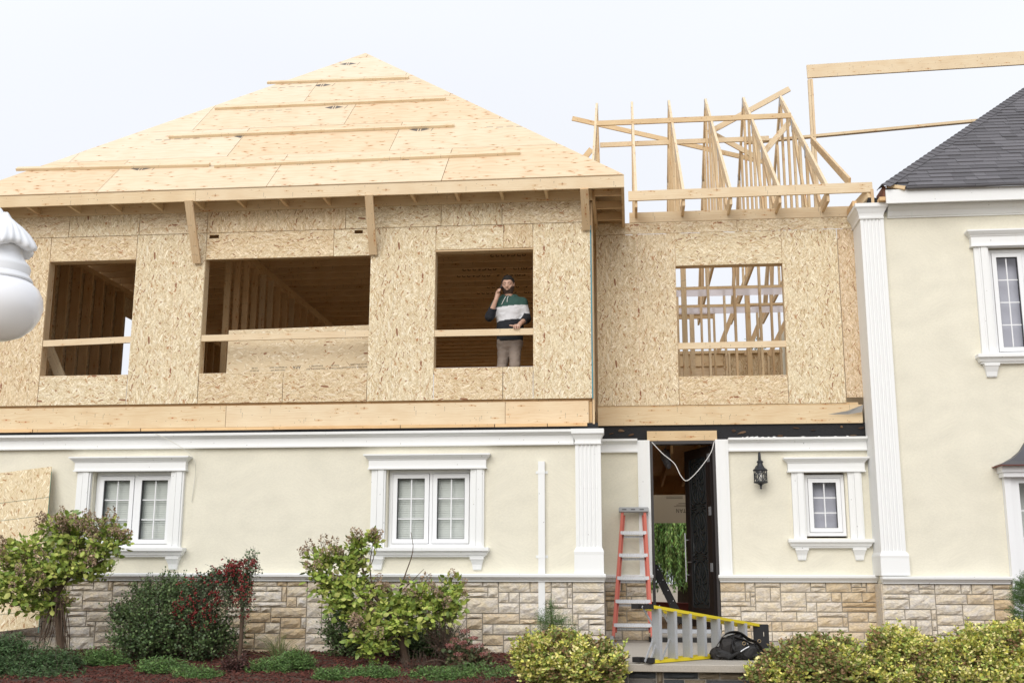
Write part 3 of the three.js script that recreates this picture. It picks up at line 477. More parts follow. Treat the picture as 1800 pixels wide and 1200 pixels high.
  block(W, 'bottom_plate', -0.455, 3.2, 3.352, 3.385, z - 0.14, z - 0.002, M.wood[1]);
  const a = -0.45, b = 0.71, c = 2.215, d = 3.04, y0 = 3.372, y1 = 5.93, y2 = 6.11;
  sheet(W, a, b, y0, y1, z, o()); sheet(W, c + 0.03, d, y0, y1, z, o()); sheet(W, b, c + 0.03, y0, 3.79, z, o(), { side: true }); sheet(W, b, c + 0.03, 5.43, y1, z, o(), { side: true });
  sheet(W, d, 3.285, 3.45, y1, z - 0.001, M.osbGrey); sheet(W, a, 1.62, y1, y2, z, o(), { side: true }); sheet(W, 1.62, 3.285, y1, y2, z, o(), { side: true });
  block(W, 'jamb_stud', b - 0.04, b, 3.79, 5.43, z - 0.141, z - 0.001, wood()); block(W, 'jamb_stud', c + 0.03, c + 0.07, 3.79, 5.43, z - 0.141, z - 0.001, wood());
  block(W, 'opening_header', b - 0.04, c + 0.07, 5.43, 5.66, z - 0.141, z - 0.001, M.wood[3]); block(W, 'rough_sill', b - 0.04, c + 0.07, 3.75, 3.79, z - 0.141, z - 0.001, M.wood[0]);
  board(W, 'guard_rail', V(b - 0.03, 4.24, z - 0.03), V(c + 0.06, 4.245, z - 0.03), 0.092, 0.038, M.wood[2]);
  block(W, 'wall_plate', 0.05, 3.29, 6.112, 6.268, z - 0.03, z + 0.012, M.wood[2]);
  board(W, 'sub_fascia', V(0.04, 6.345, -0.82), V(3.47, 6.365, -0.82), 0.145, 0.038, M.wood[2]);
  block(W, 'upper_floor', -0.47, 3.28, 3.1, 3.3, -9.2, z - 0.15, M.wood[1]);
  for (const x of [0.15, 0.83, 1.5, 2.19, 2.86]) block(W, 'lookout', x - 0.019, x + 0.019, 6.185, 6.272, -1.336, -0.842, M.wood[pick([0, 3])]);
  // open stud walls behind
  const poly = new THREE.MeshPhysicalMaterial({ color: C(0.9, 0.88, 0.92), transmission: 0.5, roughness: 0.45, thickness: 0 });
  for (const [zz, xs, top, wide] of [[-3.2, [0.1, 0.5, 0.91, 1.3, 1.72, 2.12, 2.53, 2.94], 6.02, 0.91], [-4.9, [0.47, 0.88, 1.29, 1.7, 2.1, 2.51, 2.92], 5.97, 2.1], [-6.1, [0.37, 0.78, 1.19, 1.6, 2.0, 2.4, 2.8], 5.93, 1.19]]) {
    for (const x of xs) { const t = x === wide ? 0.042 : 0.019; block(W, 'stud', x - t, x + t, 3.33, top, zz - 0.045, zz + 0.045, wood()); }
    block(W, 'top_plate', -0.4, 3.25, top, top + 0.05, zz - 0.045, zz + 0.045, M.wood[1]); block(W, 'bottom_plate', -0.4, 3.25, 3.3, 3.33, zz - 0.045, zz + 0.045, M.wood[1]);
    if (zz < -4) part(W, 'vapour_barrier', new GB().box(-0.4, 3.25, top - 0.13, top - 0.005, zz + 0.047, zz + 0.05).build(), poly);
  }
  block(W, 'opening_header', 0.8, 1.6, 5.72, 5.84, -6.12, -6.08, M.wood[1]); block(W, 'opening_header', 2.14, 3.2, 5.66, 5.7, -4.93, -4.87, M.wood[3]);
  part(W, 'back_sheathing', new GB().box(-0.4, 2.0, 3.3, 5.45, -9.3, -9.28).build(), M.ply[0]); part(W, 'back_sheathing', new GB().box(2.0, 3.25, 3.3, 5.66, -9.3, -9.28).build(), M.osb[1]); block(W, 'top_plate', -0.4, 3.25, 5.66, 5.72, -9.3, -9.18, M.wood[0]); block(W, 'rim_board', -0.4, 2.0, 5.4, 5.655, -9.275, -9.23, M.wood[0]);
  for (let x = 0.1; x < 3.2; x += 0.406) block(W, 'stud', x - 0.019, x + 0.019, 3.3, 5.655, -9.22, -9.13, wood());
  for (const [p, q, r, t, zz] of [[1322, 462, 1262, 620, -7.6], [1348, 535, 1312, 625, -7.9], [1384, 560, 1352, 625, -7.9]]) board(W, 'brace', onZ(p, q, zz), onZ(r, t, zz), 0.09, 0.04, M.wood[3]);
  block(W, 'back_wall', -0.47, 3.28, 0.2, 3.09, -9.4, -9.3, M.stucco).visible = true;
}
// the back wall must leave the hall's rear opening free
{ const W = scene.getObjectByName('entry_section'), old = W.children.find((c) => c.name === 'back_wall'); W.remove(old); part(W, 'back_wall', wallG(-0.47, 3.28, 0.0, 3.09, -9.4, -9.3, [[-0.3, 2.1, 0.05, 2.95]]), M.stucco); }
{ // print on the board over the rear opening
  const c = canvas(512, 256, (g, w, h) => { g.fillStyle = 'rgb(176,164,146)'; g.fillRect(0, 0, w, h); g.translate(w / 2, h / 2); g.rotate(Math.PI); g.fillStyle = g.strokeStyle = 'rgba(70,62,56,0.8)'; g.font = 'bold 46px sans-serif'; g.textAlign = 'center'; g.fillText('TITAN', 40, -6); g.lineWidth = 5; for (const r of [12, 24, 36]) { g.beginPath(); g.arc(-66, -18, r, 0, 7); g.stroke(); } for (let k = 0; k < 3; k++) g.fillRect(-30, 14 + k * 13, 150 - k * 20, 5); for (let k = 0; k < 2; k++) g.fillRect(40, 84 + k * 14, 150, 6); });
  const T = thing('site_board', 'pale sheet with upside-down print fixed between posts behind the house', 'board'), g = new THREE.BoxGeometry(2.7, 0.7, 0.02), U = g.attributes.uv;
  for (let i = 0; i < U.count; i++) U.setX(i, U.getX(i) * 2 + 0.1);
  const m = part(T, 'sheet', g, S({ map: texture(c, 1, 1), roughness: 0.8 })); m.position.set(0.8, 2.63, -13);
  for (const x of [-0.62, 2.22]) block(T, 'post', x - 0.045, x + 0.045, -0.03, 3.1, -13.06, -12.97, M.wood[1]);
  rebase(T, V(0.8, -0.03, -13));
}
// hanging rope, plank, wrapped lamp, steps
single('rope', tubeG([onZ(1146, 777, -1.28), onZ(1165, 797, -1.27), onZ(1186, 815, -1.26), onZ(1197, 836, -1.26), onZ(1206, 845, -1.26), onZ(1217, 838, -1.26), onZ(1240, 811, -1.26), onZ(1251, 793, -1.27), onZ(1256, 775, -1.28)], 0.006, 6, 48), S({ color: C(0.75, 0.74, 0.72), roughness: 0.9 }), 'white rope sagging across the top of the open doorway', 'rope');
{
  const g = thing('leaning_plank', 'dark plank leaning diagonally inside the open doorway', 'plank'), a = onZ(1150, 995, -2.1), b = onZ(1186, 1068, -1.75); b.y = Math.max(b.y, 0.45);
  board(g, 'plank', a, b.clone().add(b.clone().sub(a).multiplyScalar(0.35)), 0.11, 0.035, M.blackMatte);
  for (let k = 0; k < 4; k++) { const p = a.clone().lerp(b, 0.12 + k * 0.25); for (const q of [-0.02, 0.02]) { const s = part(g, 'screw', new THREE.CylinderGeometry(0.006, 0.006, 0.006, 8).rotateX(Math.PI / 2), M.metal); s.position.set(p.x + q, p.y + q, p.z + 0.02); } }
}
{
  const p = onZ(1170, 800, -2.2), G = [];
  for (let k = 0; k < 3; k++) { const s = new THREE.IcosahedronGeometry(0.075 - k * 0.012, 2), P = s.attributes.position; for (let i = 0; i < P.count; i++) { const n = 1 + 0.3 * noise.noise(P.getX(i) * 30 + k, P.getY(i) * 30, P.getZ(i) * 30); P.setXYZ(i, P.getX(i) * n, P.getY(i) * n * 1.3, P.getZ(i) * n); } s.computeVertexNormals(); G.push(s.translate(0.02 * k, -0.07 * k, 0)); }
  G.push(tubeG([V(0, 0.05, 0), V(0.01, 0.25, 0), V(0, 2.97 - p.y, 0)], 0.006, 5));
  const m = single('hall_lamp', merged(G), S({ color: C(0.16, 0.16, 0.18), roughness: 0.25 }), 'hall lamp wrapped in plastic hanging inside the doorway', 'lamp'); m.position.copy(p);
}
M.crumb = [[0.1, 0.055, 0.03], [0.06, 0.035, 0.022], [0.16, 0.1, 0.06]].map((c) => S({ color: C(...c), roughness: 1 }));
{ // torn edges left by the demolition
  const W = scene.getObjectByName('entry_section'), chunk = (x, y, z, a, b, c, m, n) => { const g = new THREE.IcosahedronGeometry(1, 2), P = g.attributes.position, s = rr(0, 50); for (let i = 0; i < P.count; i++) { const k = 1 + 0.5 * noise.noise(P.getX(i) * 1.7 + s, P.getY(i) * 1.7, P.getZ(i) * 1.7); P.setXYZ(i, P.getX(i) * a * k, P.getY(i) * b * k, P.getZ(i) * c * k); } g.computeVertexNormals(); const q = part(W, n, g, m); q.position.set(x, y, z); q.rotation.z = rr(-0.4, 0.4); return q; };
  for (const [px_, py] of [[1075, 762], [1092, 757], [1110, 764], [1290, 757], [1305, 760], [1372, 766], [1400, 752], [1430, 756], [1480, 750], [1500, 765], [1515, 752]]) { const p = onZ(px_, py, -1.37); chunk(p.x, p.y, p.z, rr(0.02, 0.06), rr(0.006, 0.022), 0.012, pick(M.crumb), 'debris'); }
  for (let i = 0; i < 16; i++) chunk(rr(1.4, 3.25), 2.888, -1.26 + rr(-0.05, 0.02), rr(0.02, 0.06), rr(0.005, 0.014), 0.02, M.trim, 'plaster_crumb');
  const fl = S({ color: C(0.5, 0.5, 0.5), metalness: 0.5, roughness: 0.5, side: THREE.DoubleSide }), a = onZ(1456, 728, -1.3), b = onZ(1490, 722, -1.24), c = onZ(1518, 711, -1.22), d = onZ(1516, 724, -1.26), e = onZ(1492, 728, -1.28);
  part(W, 'torn_flashing', new GB().tri(a.toArray(), e.toArray(), b.toArray()).quad(e.toArray(), d.toArray(), c.toArray(), b.toArray()).build(), fl);
}
// ---------------------------------------------------------------- porch
{
  const P = thing('porch', 'concrete porch slab with dark stone front and a step at the door', 'porch');
  part(P, 'slab', new GB().loft(-0.33, 1.72, -1.32, [[0.045, 0, 3.22], [0.05, 0.004, 3.235], [0.11, 0.004, 3.24], [0.12, 0, 3.23]]).build(), M.concrete);
  part(P, 'slab', new GB().box(1.73, 3.3, 0.04, 0.118, -1.32, 0.6).build(), M.concrete);
  const rs = part(P, 'riser', new GB().box(-0.28, 1.67, -0.6, 0.044, -1.3, 3.1).build(), M.mortar);
  stoneWall(rs, -0.27, 1.66, -0.45, 0.04, 3.1, null, M.darkStone);
  block(P, 'door_step', 0.2, 1.28, 0.121, 0.175, -1.29, -0.85, M.blackMatte); part(P, 'door_step', new GB().loft(0.26, 1.22, -1.29, [[0.176, 0, -1.0], [0.19, 0.01, -0.99], [0.214, 0.01, -0.985], [0.219, 0, -0.995]]).build(), M.concrete);
}
// ---------------------------------------------------------------- roof trusses
{
  const proto = thing('roof_truss', '', 'roof truss', 'open roof trusses over the entry'), zf = -0.86, zr = -9.14, yp = 9.64, ye = 6.43, zc = -5, T = 0.038;
  const ch = (n, a, b, w, m) => board(proto, n, a, b, w, T, m, V(1, 0, 0));
  const dn = V(0, -0.07, 0);
  ch('top_chord', V(0, ye, zf).add(dn), V(0, yp, zc).add(dn), 0.12, M.wood[2]); ch('top_chord', V(0, yp, zc).add(dn), V(0, ye, zr).add(dn), 0.12, M.wood[0]);
  ch('bottom_chord', V(0, 6.315, zf), V(0, 6.315, zr), 0.09, M.wood[0]);
  const yAt = (z) => yp - Math.abs(z - zc) * (yp - ye) / (zc * -1 - 0.86) - 0.16;
  for (const z of [-1.9, -2.5, -3.1, -3.7, -4.3, -5, -5.7, -6.3, -7.5]) ch('web', V(0.002, 6.36, z), V(0.002, yAt(z), z), 0.085, pick([M.wood[1], M.wood[3], M.wood[0]]));
  ch('web', V(-0.002, 6.36, -1.5), V(-0.002, yAt(-2.45), -2.45), 0.085, M.wood[3]); ch('web', V(-0.002, 6.36, -2.55), V(-0.002, yAt(-3.65), -3.65), 0.085, M.wood[1]); ch('web', V(-0.002, 6.36, -7.45), V(-0.002, yAt(-6.35), -6.35), 0.085, M.wood[3]); ch('web', V(-0.002, 6.36, -8.5), V(-0.002, yAt(-7.55), -7.55), 0.085, M.wood[1]);
  for (const z of [-5, -3.7, -2.5, -6.3]) for (const s of [-1, 1]) { const y = yAt(z) + 0.05; part(proto, 'gusset_plate', new GB().box(s * 0.022 - 0.001, s * 0.022 + 0.001, y - 0.11, y + 0.09, z - 0.055, z + 0.055).build(), M.galv); }
  const xs = [-0.5, 0.15, 0.83, 1.5, 2.19, 2.86], lab = ['open roof truss emerging beside the plywood hip roof edge', 'second open roof truss from the plywood hip roof', 'third open roof truss from the plywood hip roof', 'third open roof truss from the slate-grey shingled roof', 'second open roof truss from the slate-grey shingled roof', 'open roof truss closest to the slate-grey shingled roof'];
  xs.forEach((x, i) => { const t = i ? proto.clone() : proto; if (i) { t.name = numbered('roof_truss'); scene.add(t); } t.position.set(x, 0, 0); t.userData = { label: lab[i], category: 'roof truss', group: 'open roof trusses over the entry' }; });
}
{
  const add = (a, b, w, t, label, side) => { const g = thing('brace_board', label, 'board', 'boards bracing the roof trusses'); board(g, 'board', a, b, w, t, wood(), side); return rebase(g, a.clone()); };
  const nF = V(0, 4.14, 3.21).normalize(), pF = V(0, 9.64, -5).addScaledVector(nF, 0.03);
  add(onPlane(1049, 217, pF, nF), onPlane(1391, 203, pF, nF), 0.088, 0.038, 'upper bracing board laid level across the front of the truss peaks', V(0, 0, 1));
  add(onZ(1055, 255, -5.06), onZ(1352, 243, -5.06), 0.088, 0.038, 'lower bracing board running level behind the upper one through the trusses', V(0, 0, 1));
  add(onZ(1006, 208, -6.2), onZ(1342, 284, -6.2), 0.088, 0.038, 'long bracing board sloping down through the trusses away from the plywood roof', V(0, 0, 1));
  add(onZ(1246, 233, -5.4), onZ(1388, 156, -5.4), 0.1, 0.038, 'bracing board slanting upward past the peak of the truss nearest the shingles', V(0, 0, 1));
  add(onZ(1247, 231, -5.6), onZ(1338, 281, -5.6), 0.09, 0.038, 'short bracing board slanting down between the middle trusses', V(0, 0, 1));
  add(onZ(1022, 284, -8), onZ(1040, 262, -8), 0.12, 0.038, 'short board end showing behind the edge of the plywood roof', V(0, 0, 1));
  add(onZ(1427, 246, -4.2), onZ(1494, 320, -0.9), 0.12, 0.038, 'jack rafter sloping down beside the truss next to the shingled roof', V(1, 0, 0));
  add(onZ(1330, 283, -4.6), onZ(1388, 215, -4.9), 0.1, 0.038, 'steep bracing board crossing the truss nearest the shingles', V(0, 0, 1));
  // ridge frame for the future main roof
  const g = thing('ridge_frame', 'tall timber ridge beam on a post rising behind the shingled roof', 'beam'), q = -6.2;
  const a = onZ(1419, 126, q), b = onZ(1800, 102, q), d = b.clone().sub(a);
  board(g, 'ridge_beam', a, a.clone().addScaledVector(d, 1.5), 0.27, 0.045, M.wood[2]);
  const f = onZ(1425, 140, q); block(g, 'post', f.x - 0.05, f.x - 0.005, 3.3, f.y, q - 0.05, q + 0.04, M.wood[2]); block(g, 'post', f.x, f.x + 0.042, 3.3, f.y, q - 0.05, q + 0.04, M.wood[4]);
  const c = onZ(1310, 251, q), e = onZ(1700, 214, q), dd = e.clone().sub(c); board(g, 'tie_board', c, c.clone().addScaledVector(dd, 1.3), 0.05, 0.09, M.wood[0]);
  rebase(g, V(f.x, 3.3, q));
}
// ---------------------------------------------------------------- right wing
{
  const W = thing('house_wing', 'finished house wing with cream stucco, tall fluted pilaster and slate-grey shingled roof', 'house'), z = -0.9, XE = 8.2;
  const tone = (x, y) => (x > 4.5 ? pick([3, 5, 4, 3]) : pick([0, 2, 4, 6, 1, 4]));
  part(W, 'stucco_wall', wallG(3.3, XE, 0.9, 6.02, z - 0.2, z, [[4.97, 5.98, 3.93, 5.46], [4.98, 7.2, 0.9, 2.3]]), M.stucco);
  part(W, 'stucco_wall', new GB().box(3.3, 3.42, 0, 6.2, -10, z - 0.2).build(), M.stucco);
  windowUnit(W, { frame: [5.0, 5.95, 3.945, 5.44], sashes: 2, cols: 2, rows: 4, zw: z, zf: z - 0.06, casings: [[4.79, 4.98], [5.97, 6.16]], lintel: [4.75, 6.2, 5.455, 5.68], sill: [4.71, 6.24, 3.81, 3.935], corbels: [[4.8, 4.99], [5.96, 6.15]], corbelY: 3.63 });
  part(W, 'pilaster', fluted(3.275, 3.595, 1.3, 5.9, z - 0.44, z + 0.09, 5), M.trim);
  part(W, 'pilaster_base', new GB().loft(3.26, 3.615, z - 0.44, [[0.995, 0.008, z + 0.125], [1.22, 0.006, z + 0.12], [1.25, 0.01, z + 0.125], [1.27, 0.004, z + 0.115], [1.3, -0.012, z + 0.1]]).build(), M.trim);
  part(W, 'capital', new GB().loft(3.25, 3.6, z - 0.44, [[5.895, -0.006, z + 0.11], [5.92, -0.004, z + 0.115], [5.925, -0.01, z + 0.1], [5.97, 0, z + 0.115], [6.03, 0.03, z + 0.15], [6.05, 0.045, z + 0.17], [6.055, 0.05, z + 0.175], [6.105, 0.05, z + 0.175]]).build(), M.trim);
  part(W, 'crown', new GB().loft(3.66, XE, z - 0.02, [[5.92, 0, z + 0.03], [5.935, 0, z + 0.03], [5.94, 0, z + 0.05], [6.0, 0, z + 0.09], [6.04, 0, z + 0.14], [6.075, 0, z + 0.145]]).build(), M.trim);
  ledge(W, 3.27, 4.9, z + 0.02, 0.89, 0.985);
  const sb = part(W, 'stone_base', new GB().box(3.3, 4.98, -0.4, 0.895, z - 0.2, z + 0.02).build(), M.mortar);
  stoneWall(sb, 3.27, 4.94, -0.03, 0.89, z + 0.02, tone);
  part(W, 'corner_stones', new GB().box(3.262, 3.32, -0.03, 0.89, z - 0.42, z + 0.015).build(), M.stone[1]);
  // eaves and the torn corner
  part(W, 'fascia', new GB().box(3.6, XE, 6.05, 6.245, -0.63, -0.6).build(), M.trim); part(W, 'soffit', new GB().box(3.62, XE, 6.08, 6.1, z, -0.631).build(), M.trim);
  block(W, 'cut_rafter', 3.44, 3.48, 6.12, 6.33, -1.3, -0.79, M.wood[3]); block(W, 'exposed_timber', 3.52, 3.74, 6.11, 6.16, -1.1, -0.64, M.joist[0]); block(W, 'exposed_timber', 3.58, 3.62, 6.161, 6.32, -1.1, -0.66, S({ color: C(0.22, 0.09, 0.05) })); part(W, 'exposed_paper', new GB().box(3.4, 3.56, 6.1, 6.2, -1.1, -0.8).build(), M.tar);
  board(W, 'cut_sheathing', V(3.64, 6.33, -0.68), V(3.86, 6.25, -0.57), 0.05, 0.04, M.wood[1]);
  block(W, 'cut_lookout', 3.2, 3.26, 6.12, 6.2, -1.32, -0.9, M.joist[0]);
  board(W, 'cut_tail', V(3.26, 6.14, -1.3), V(3.44, 6.28, -0.83), 0.15, 0.1, M.wood[0], V(1, 0, -0.3).normalize());
  // shingled hip roof
  const sl = 0.865, H0 = V(3.53, 6.265, -0.55), up = V(0, sl, -1).normalize(), nF = V(0, 1, sl).normalize(), nL = V(-sl, 1, 0).normalize(), k = Math.hypot(1, sl);
  const hip = (t) => V(H0.x + t, H0.y + sl * t, H0.z - t), T = 4.6;
  const roof = part(W, 'roof', merged([polyPlate([V(3.88, 6.25, -0.55), V(XE + 0.4, 6.25, -0.55), V(XE + 0.4, 6.25 + sl * T, -0.55 - T), hip(T).setY(6.25 + sl * T), V(3.69, 6.25 + sl * 0.16, -0.71)], nF, 0.016), polyPlate([V(3.69, 6.25 + sl * 0.16, -0.71), hip(T).setY(6.25 + sl * T), V(H0.x + T, 6.25 + sl * T, -11), V(3.69, 6.25 + sl * 0.16, -11)], nL, 0.016)]), M.shingle[3]);
  const ex = 0.142, rows = Math.floor(3.35 * k / ex), variants = new Map();
  for (let r = 0; r < rows; r++) {
    const s = r * ex, t = s / k; let x = Math.max(H0.x + t + 0.02, r < 2 ? 3.88 - r * 0.1 : 0) + 0.0, xe = 5.45 + t * 0.62; x -= 0; let first = true;
    while (x < xe) {
      const w = first ? rr(0.12, 0.3) : pick([0.16, 0.22, 0.3, 0.36]), a = V(x + 0.002, H0.y + sl * t, H0.z - t), h = ex * 1.35, t0 = 0.010 + (rnd() < 0.4 ? 0.007 : 0);
      const P = (u, v, d) => a.clone().add(V(u, 0, 0)).addScaledVector(up, v).addScaledVector(nF, d).toArray();
      const G = new GB(), W2 = w - 0.003, lo = first ? Math.min(0.12, W2 * 0.6) : 0;
      G.quad(P(0, 0, t0 + 0.006), P(W2, 0, t0 + 0.006), P(W2, h, 0.004), P(lo, h, 0.004)).quad(P(0, 0, 0), P(W2, 0, 0), P(W2, 0, t0 + 0.006), P(0, 0, t0 + 0.006)).tri(P(W2, 0, 0), P(W2, h, 0.004), P(W2, 0, t0 + 0.006)).tri(P(0, 0, 0), P(0, 0, t0 + 0.006), P(lo, h, 0.004));
      part(roof, 'shingle', G.build(rr(0, 1), rr(0, 1)), pick(M.shingle)); x += w; first = false;
    }
  }
  const ht = Math.sqrt(2 + sl * sl), hd = V(1, sl, -1).normalize(), cn = V(-sl, 2, sl).normalize(), wF = hd.clone().cross(nF).normalize(), wL = nL.clone().cross(hd).normalize();
  if (wF.x < 0) wF.negate(); if (wL.x > 0) wL.negate();
  for (let s = 0.05; s < 3.45 * ht; s += 0.135) {
    const c = H0.clone().addScaledVector(hd, s), q = (d, w, h) => c.clone().addScaledVector(hd, d).addScaledVector(w, h).addScaledVector(cn, d ? 0.02 : 0.034), G = new GB();
    const A = q(0, wF, 0.125).addScaledVector(nF, -0.006), B = q(0, wF, 0).addScaledVector(cn, 0.004), D = q(0, wL, 0.125).addScaledVector(nL, -0.006), A2 = q(0.19, wF, 0.125).addScaledVector(nF, -0.006), B2 = q(0.19, wF, 0), D2 = q(0.19, wL, 0.125).addScaledVector(nL, -0.006), dn = (v) => v.clone().addScaledVector(cn, -0.012).toArray();
    G.quad(A.toArray(), A2.toArray(), B2.toArray(), B.toArray()).quad(B.toArray(), B2.toArray(), D2.toArray(), D.toArray()).quad(dn(A), A.toArray(), B.toArray(), dn(B)).quad(dn(B), B.toArray(), D.toArray(), dn(D));
    part(roof, 'hip_cap', G.build(rr(0, 1), rr(0, 1)), M.shingle[pick([0, 0, 2, 3])]);
  }
  part(roof, 'starter_course', merged([0, 1, 2, 3, 4].map((i) => tubeG([V(3.87 + i * 0.92, 6.247, -0.545), V(4.32 + i * 0.92, 6.249, -0.54), V(3.87 + (i + 1) * 0.92 - 0.004, 6.247, -0.545)], 0.022, 8))), M.shingle[3]);
  // bay window at the ground floor
  const bay = part(W, 'bay_window', new GB().box(4.915, 5.0, 0.0, 2.28, z - 0.1, z + 0.1).box(5.0, 5.05, 0.0, 2.28, z - 0.1, z + 0.07).box(4.88, 7.2, 2.27, 2.33, z - 0.1, z + 0.2).box(4.86, 7.2, 2.33, 2.415, z - 0.1, z + 0.23).build(), M.vinyl);
  part(bay, 'bay_roof', new GB().loft(5.3, 7.2, z - 0.02, [[2.415, 0.47, z + 0.34], [2.43, 0.47, z + 0.34], [2.47, 0.36, z + 0.27], [2.53, 0.25, z + 0.2], [2.62, 0.14, z + 0.12], [2.75, 0.05, z + 0.05], [2.9, 0, z + 0.01]]).build(), S({ color: C(0.1, 0.1, 0.115), roughness: 0.5, metalness: 0.3 }));
  part(bay, 'drip_edge', new GB().loft(5.3, 7.2, z - 0.02, [[2.408, 0.5, z + 0.355], [2.4155, 0.5, z + 0.355]]).build(), S({ color: C(0.2, 0.06, 0.04), roughness: 0.6 }));
  part(bay, 'sash', new GB().box(5.05, 5.11, 0.3, 2.27, z - 0.05, z + 0.06).box(5.7, 5.76, 0.3, 2.27, z - 0.05, z + 0.06).box(5.11, 5.7, 2.2, 2.27, z - 0.05, z + 0.06).box(5.11, 5.7, 0.3, 0.37, z - 0.05, z + 0.06).build(), M.vinyl);
  part(bay, 'pane', new GB().quad([5.11, 0.37, z], [5.7, 0.37, z], [5.7, 2.2, z], [5.11, 2.2, z]).build(), M.glass);
  for (const y of [0.75, 1.12, 1.48, 1.84]) part(bay, 'muntin', new GB().box(5.11, 5.7, y - 0.01, y + 0.01, z - 0.02, z - 0.01).build(), M.vinyl);
  part(bay, 'blind', new GB().box(5.05, 7.1, 0.2, 2.3, z - 0.5, z - 0.48).build(), M.blind);
  block(W, 'back_wall', 3.3, XE, 0, 6, -10, -9.9, M.stucco); block(W, 'side_wall', XE - 0.1, XE, 0, 6, -9.9, z - 0.21, M.stucco); block(W, 'upper_floor', 3.43, XE - 0.11, 3.1, 3.3, -9.9, z - 0.4, M.joist[2]);
}

// ---------------------------------------------------------------- foliage tools
const LEAF = { broad: [[0, 0, 0], [-0.3, 0.32, 0.05], [-0.26, 0.66, 0.04], [0, 1, -0.06], [0.26, 0.66, 0.04], [0.3, 0.32, 0.05]], round: [[0, 0, 0], [-0.4, 0.35, 0.06], [-0.34, 0.8, 0.04], [0, 1, 0], [0.34, 0.8, 0.04], [0.4, 0.35, 0.06]], narrow: [[0, 0, 0], [-0.13, 0.4, 0.03], [0, 1, -0.08], [0.13, 0.4, 0.03]], needle: [[0, 0, 0], [-0.05, 0.3, 0], [0, 1, 0], [0.05, 0.3, 0]] };
class Leaves {
  constructor() { this.p = []; this.c = []; this.i = []; }
  add(pos, dir, size, col, kind = 'broad', roll = rnd() * 6.28) {
    const y = dir.clone().normalize(), t = Math.abs(y.y) > 0.95 ? V(1, 0, 0) : V(0, 1, 0), x = t.cross(y).normalize(), z = x.clone().cross(y), L = LEAF[kind], n = this.p.length / 3, c = Math.cos(roll), s = Math.sin(roll);
    for (const [a, b, d] of L) { const u = (a * c - d * s) * size, w = (a * s + d * c) * size, v = b * size; this.p.push(pos.x + x.x * u + y.x * v + z.x * w, pos.y + x.y * u + y.y * v + z.y * w, pos.z + x.z * u + y.z * v + z.z * w); this.c.push(col[0], col[1], col[2]); }
    for (let k = 1; k + 1 < L.length; k++) this.i.push(n, n + k, n + k + 1);
  }
  tube(a, b, r, col) { // thin three sided twig
    const d = b.clone().sub(a).normalize(), x = (Math.abs(d.y) > 0.9 ? V(1, 0, 0) : V(0, 1, 0)).cross(d).normalize(), z = x.clone().cross(d), n = this.p.length / 3;
    for (const [q, R] of [[a, r], [b, r * 0.75]]) for (let k = 0; k < 3; k++) { const o = k / 3 * 6.283, u = Math.cos(o) * R, w = Math.sin(o) * R; this.p.push(q.x + x.x * u + z.x * w, q.y + x.y * u + z.y * w, q.z + x.z * u + z.z * w); this.c.push(...col); }
    for (let k = 0; k < 3; k++) { const m = (k + 1) % 3; this.i.push(n + k, n + m, n + 3 + k, n + 3 + k, n + m, n + 3 + m); }
  }
  build() { const g = new THREE.BufferGeometry(); g.setAttribute('position', new THREE.Float32BufferAttribute(this.p, 3)); g.setAttribute('color', new THREE.Float32BufferAttribute(this.c, 3)); g.setIndex(this.i); g.computeVertexNormals(); return g; }
}
M.leaf = new THREE.MeshPhysicalMaterial({ vertexColors: true, roughness: 0.62, side: THREE.DoubleSide, transmission: 0, thickness: 0 });
M.twig = S({ vertexColors: true, roughness: 0.9, side: THREE.DoubleSide });
const bark = [0.09, 0.065, 0.045];
const tint = (pal) => { const c = pick(pal), k = rr(0.75, 1.25); return [c[0] * k, c[1] * k, c[2] * k]; };
const inBall = () => { let v; do v = V(rr(-1, 1), rr(-1, 1), rr(-1, 1)); while (v.lengthSq() > 1); return v; };
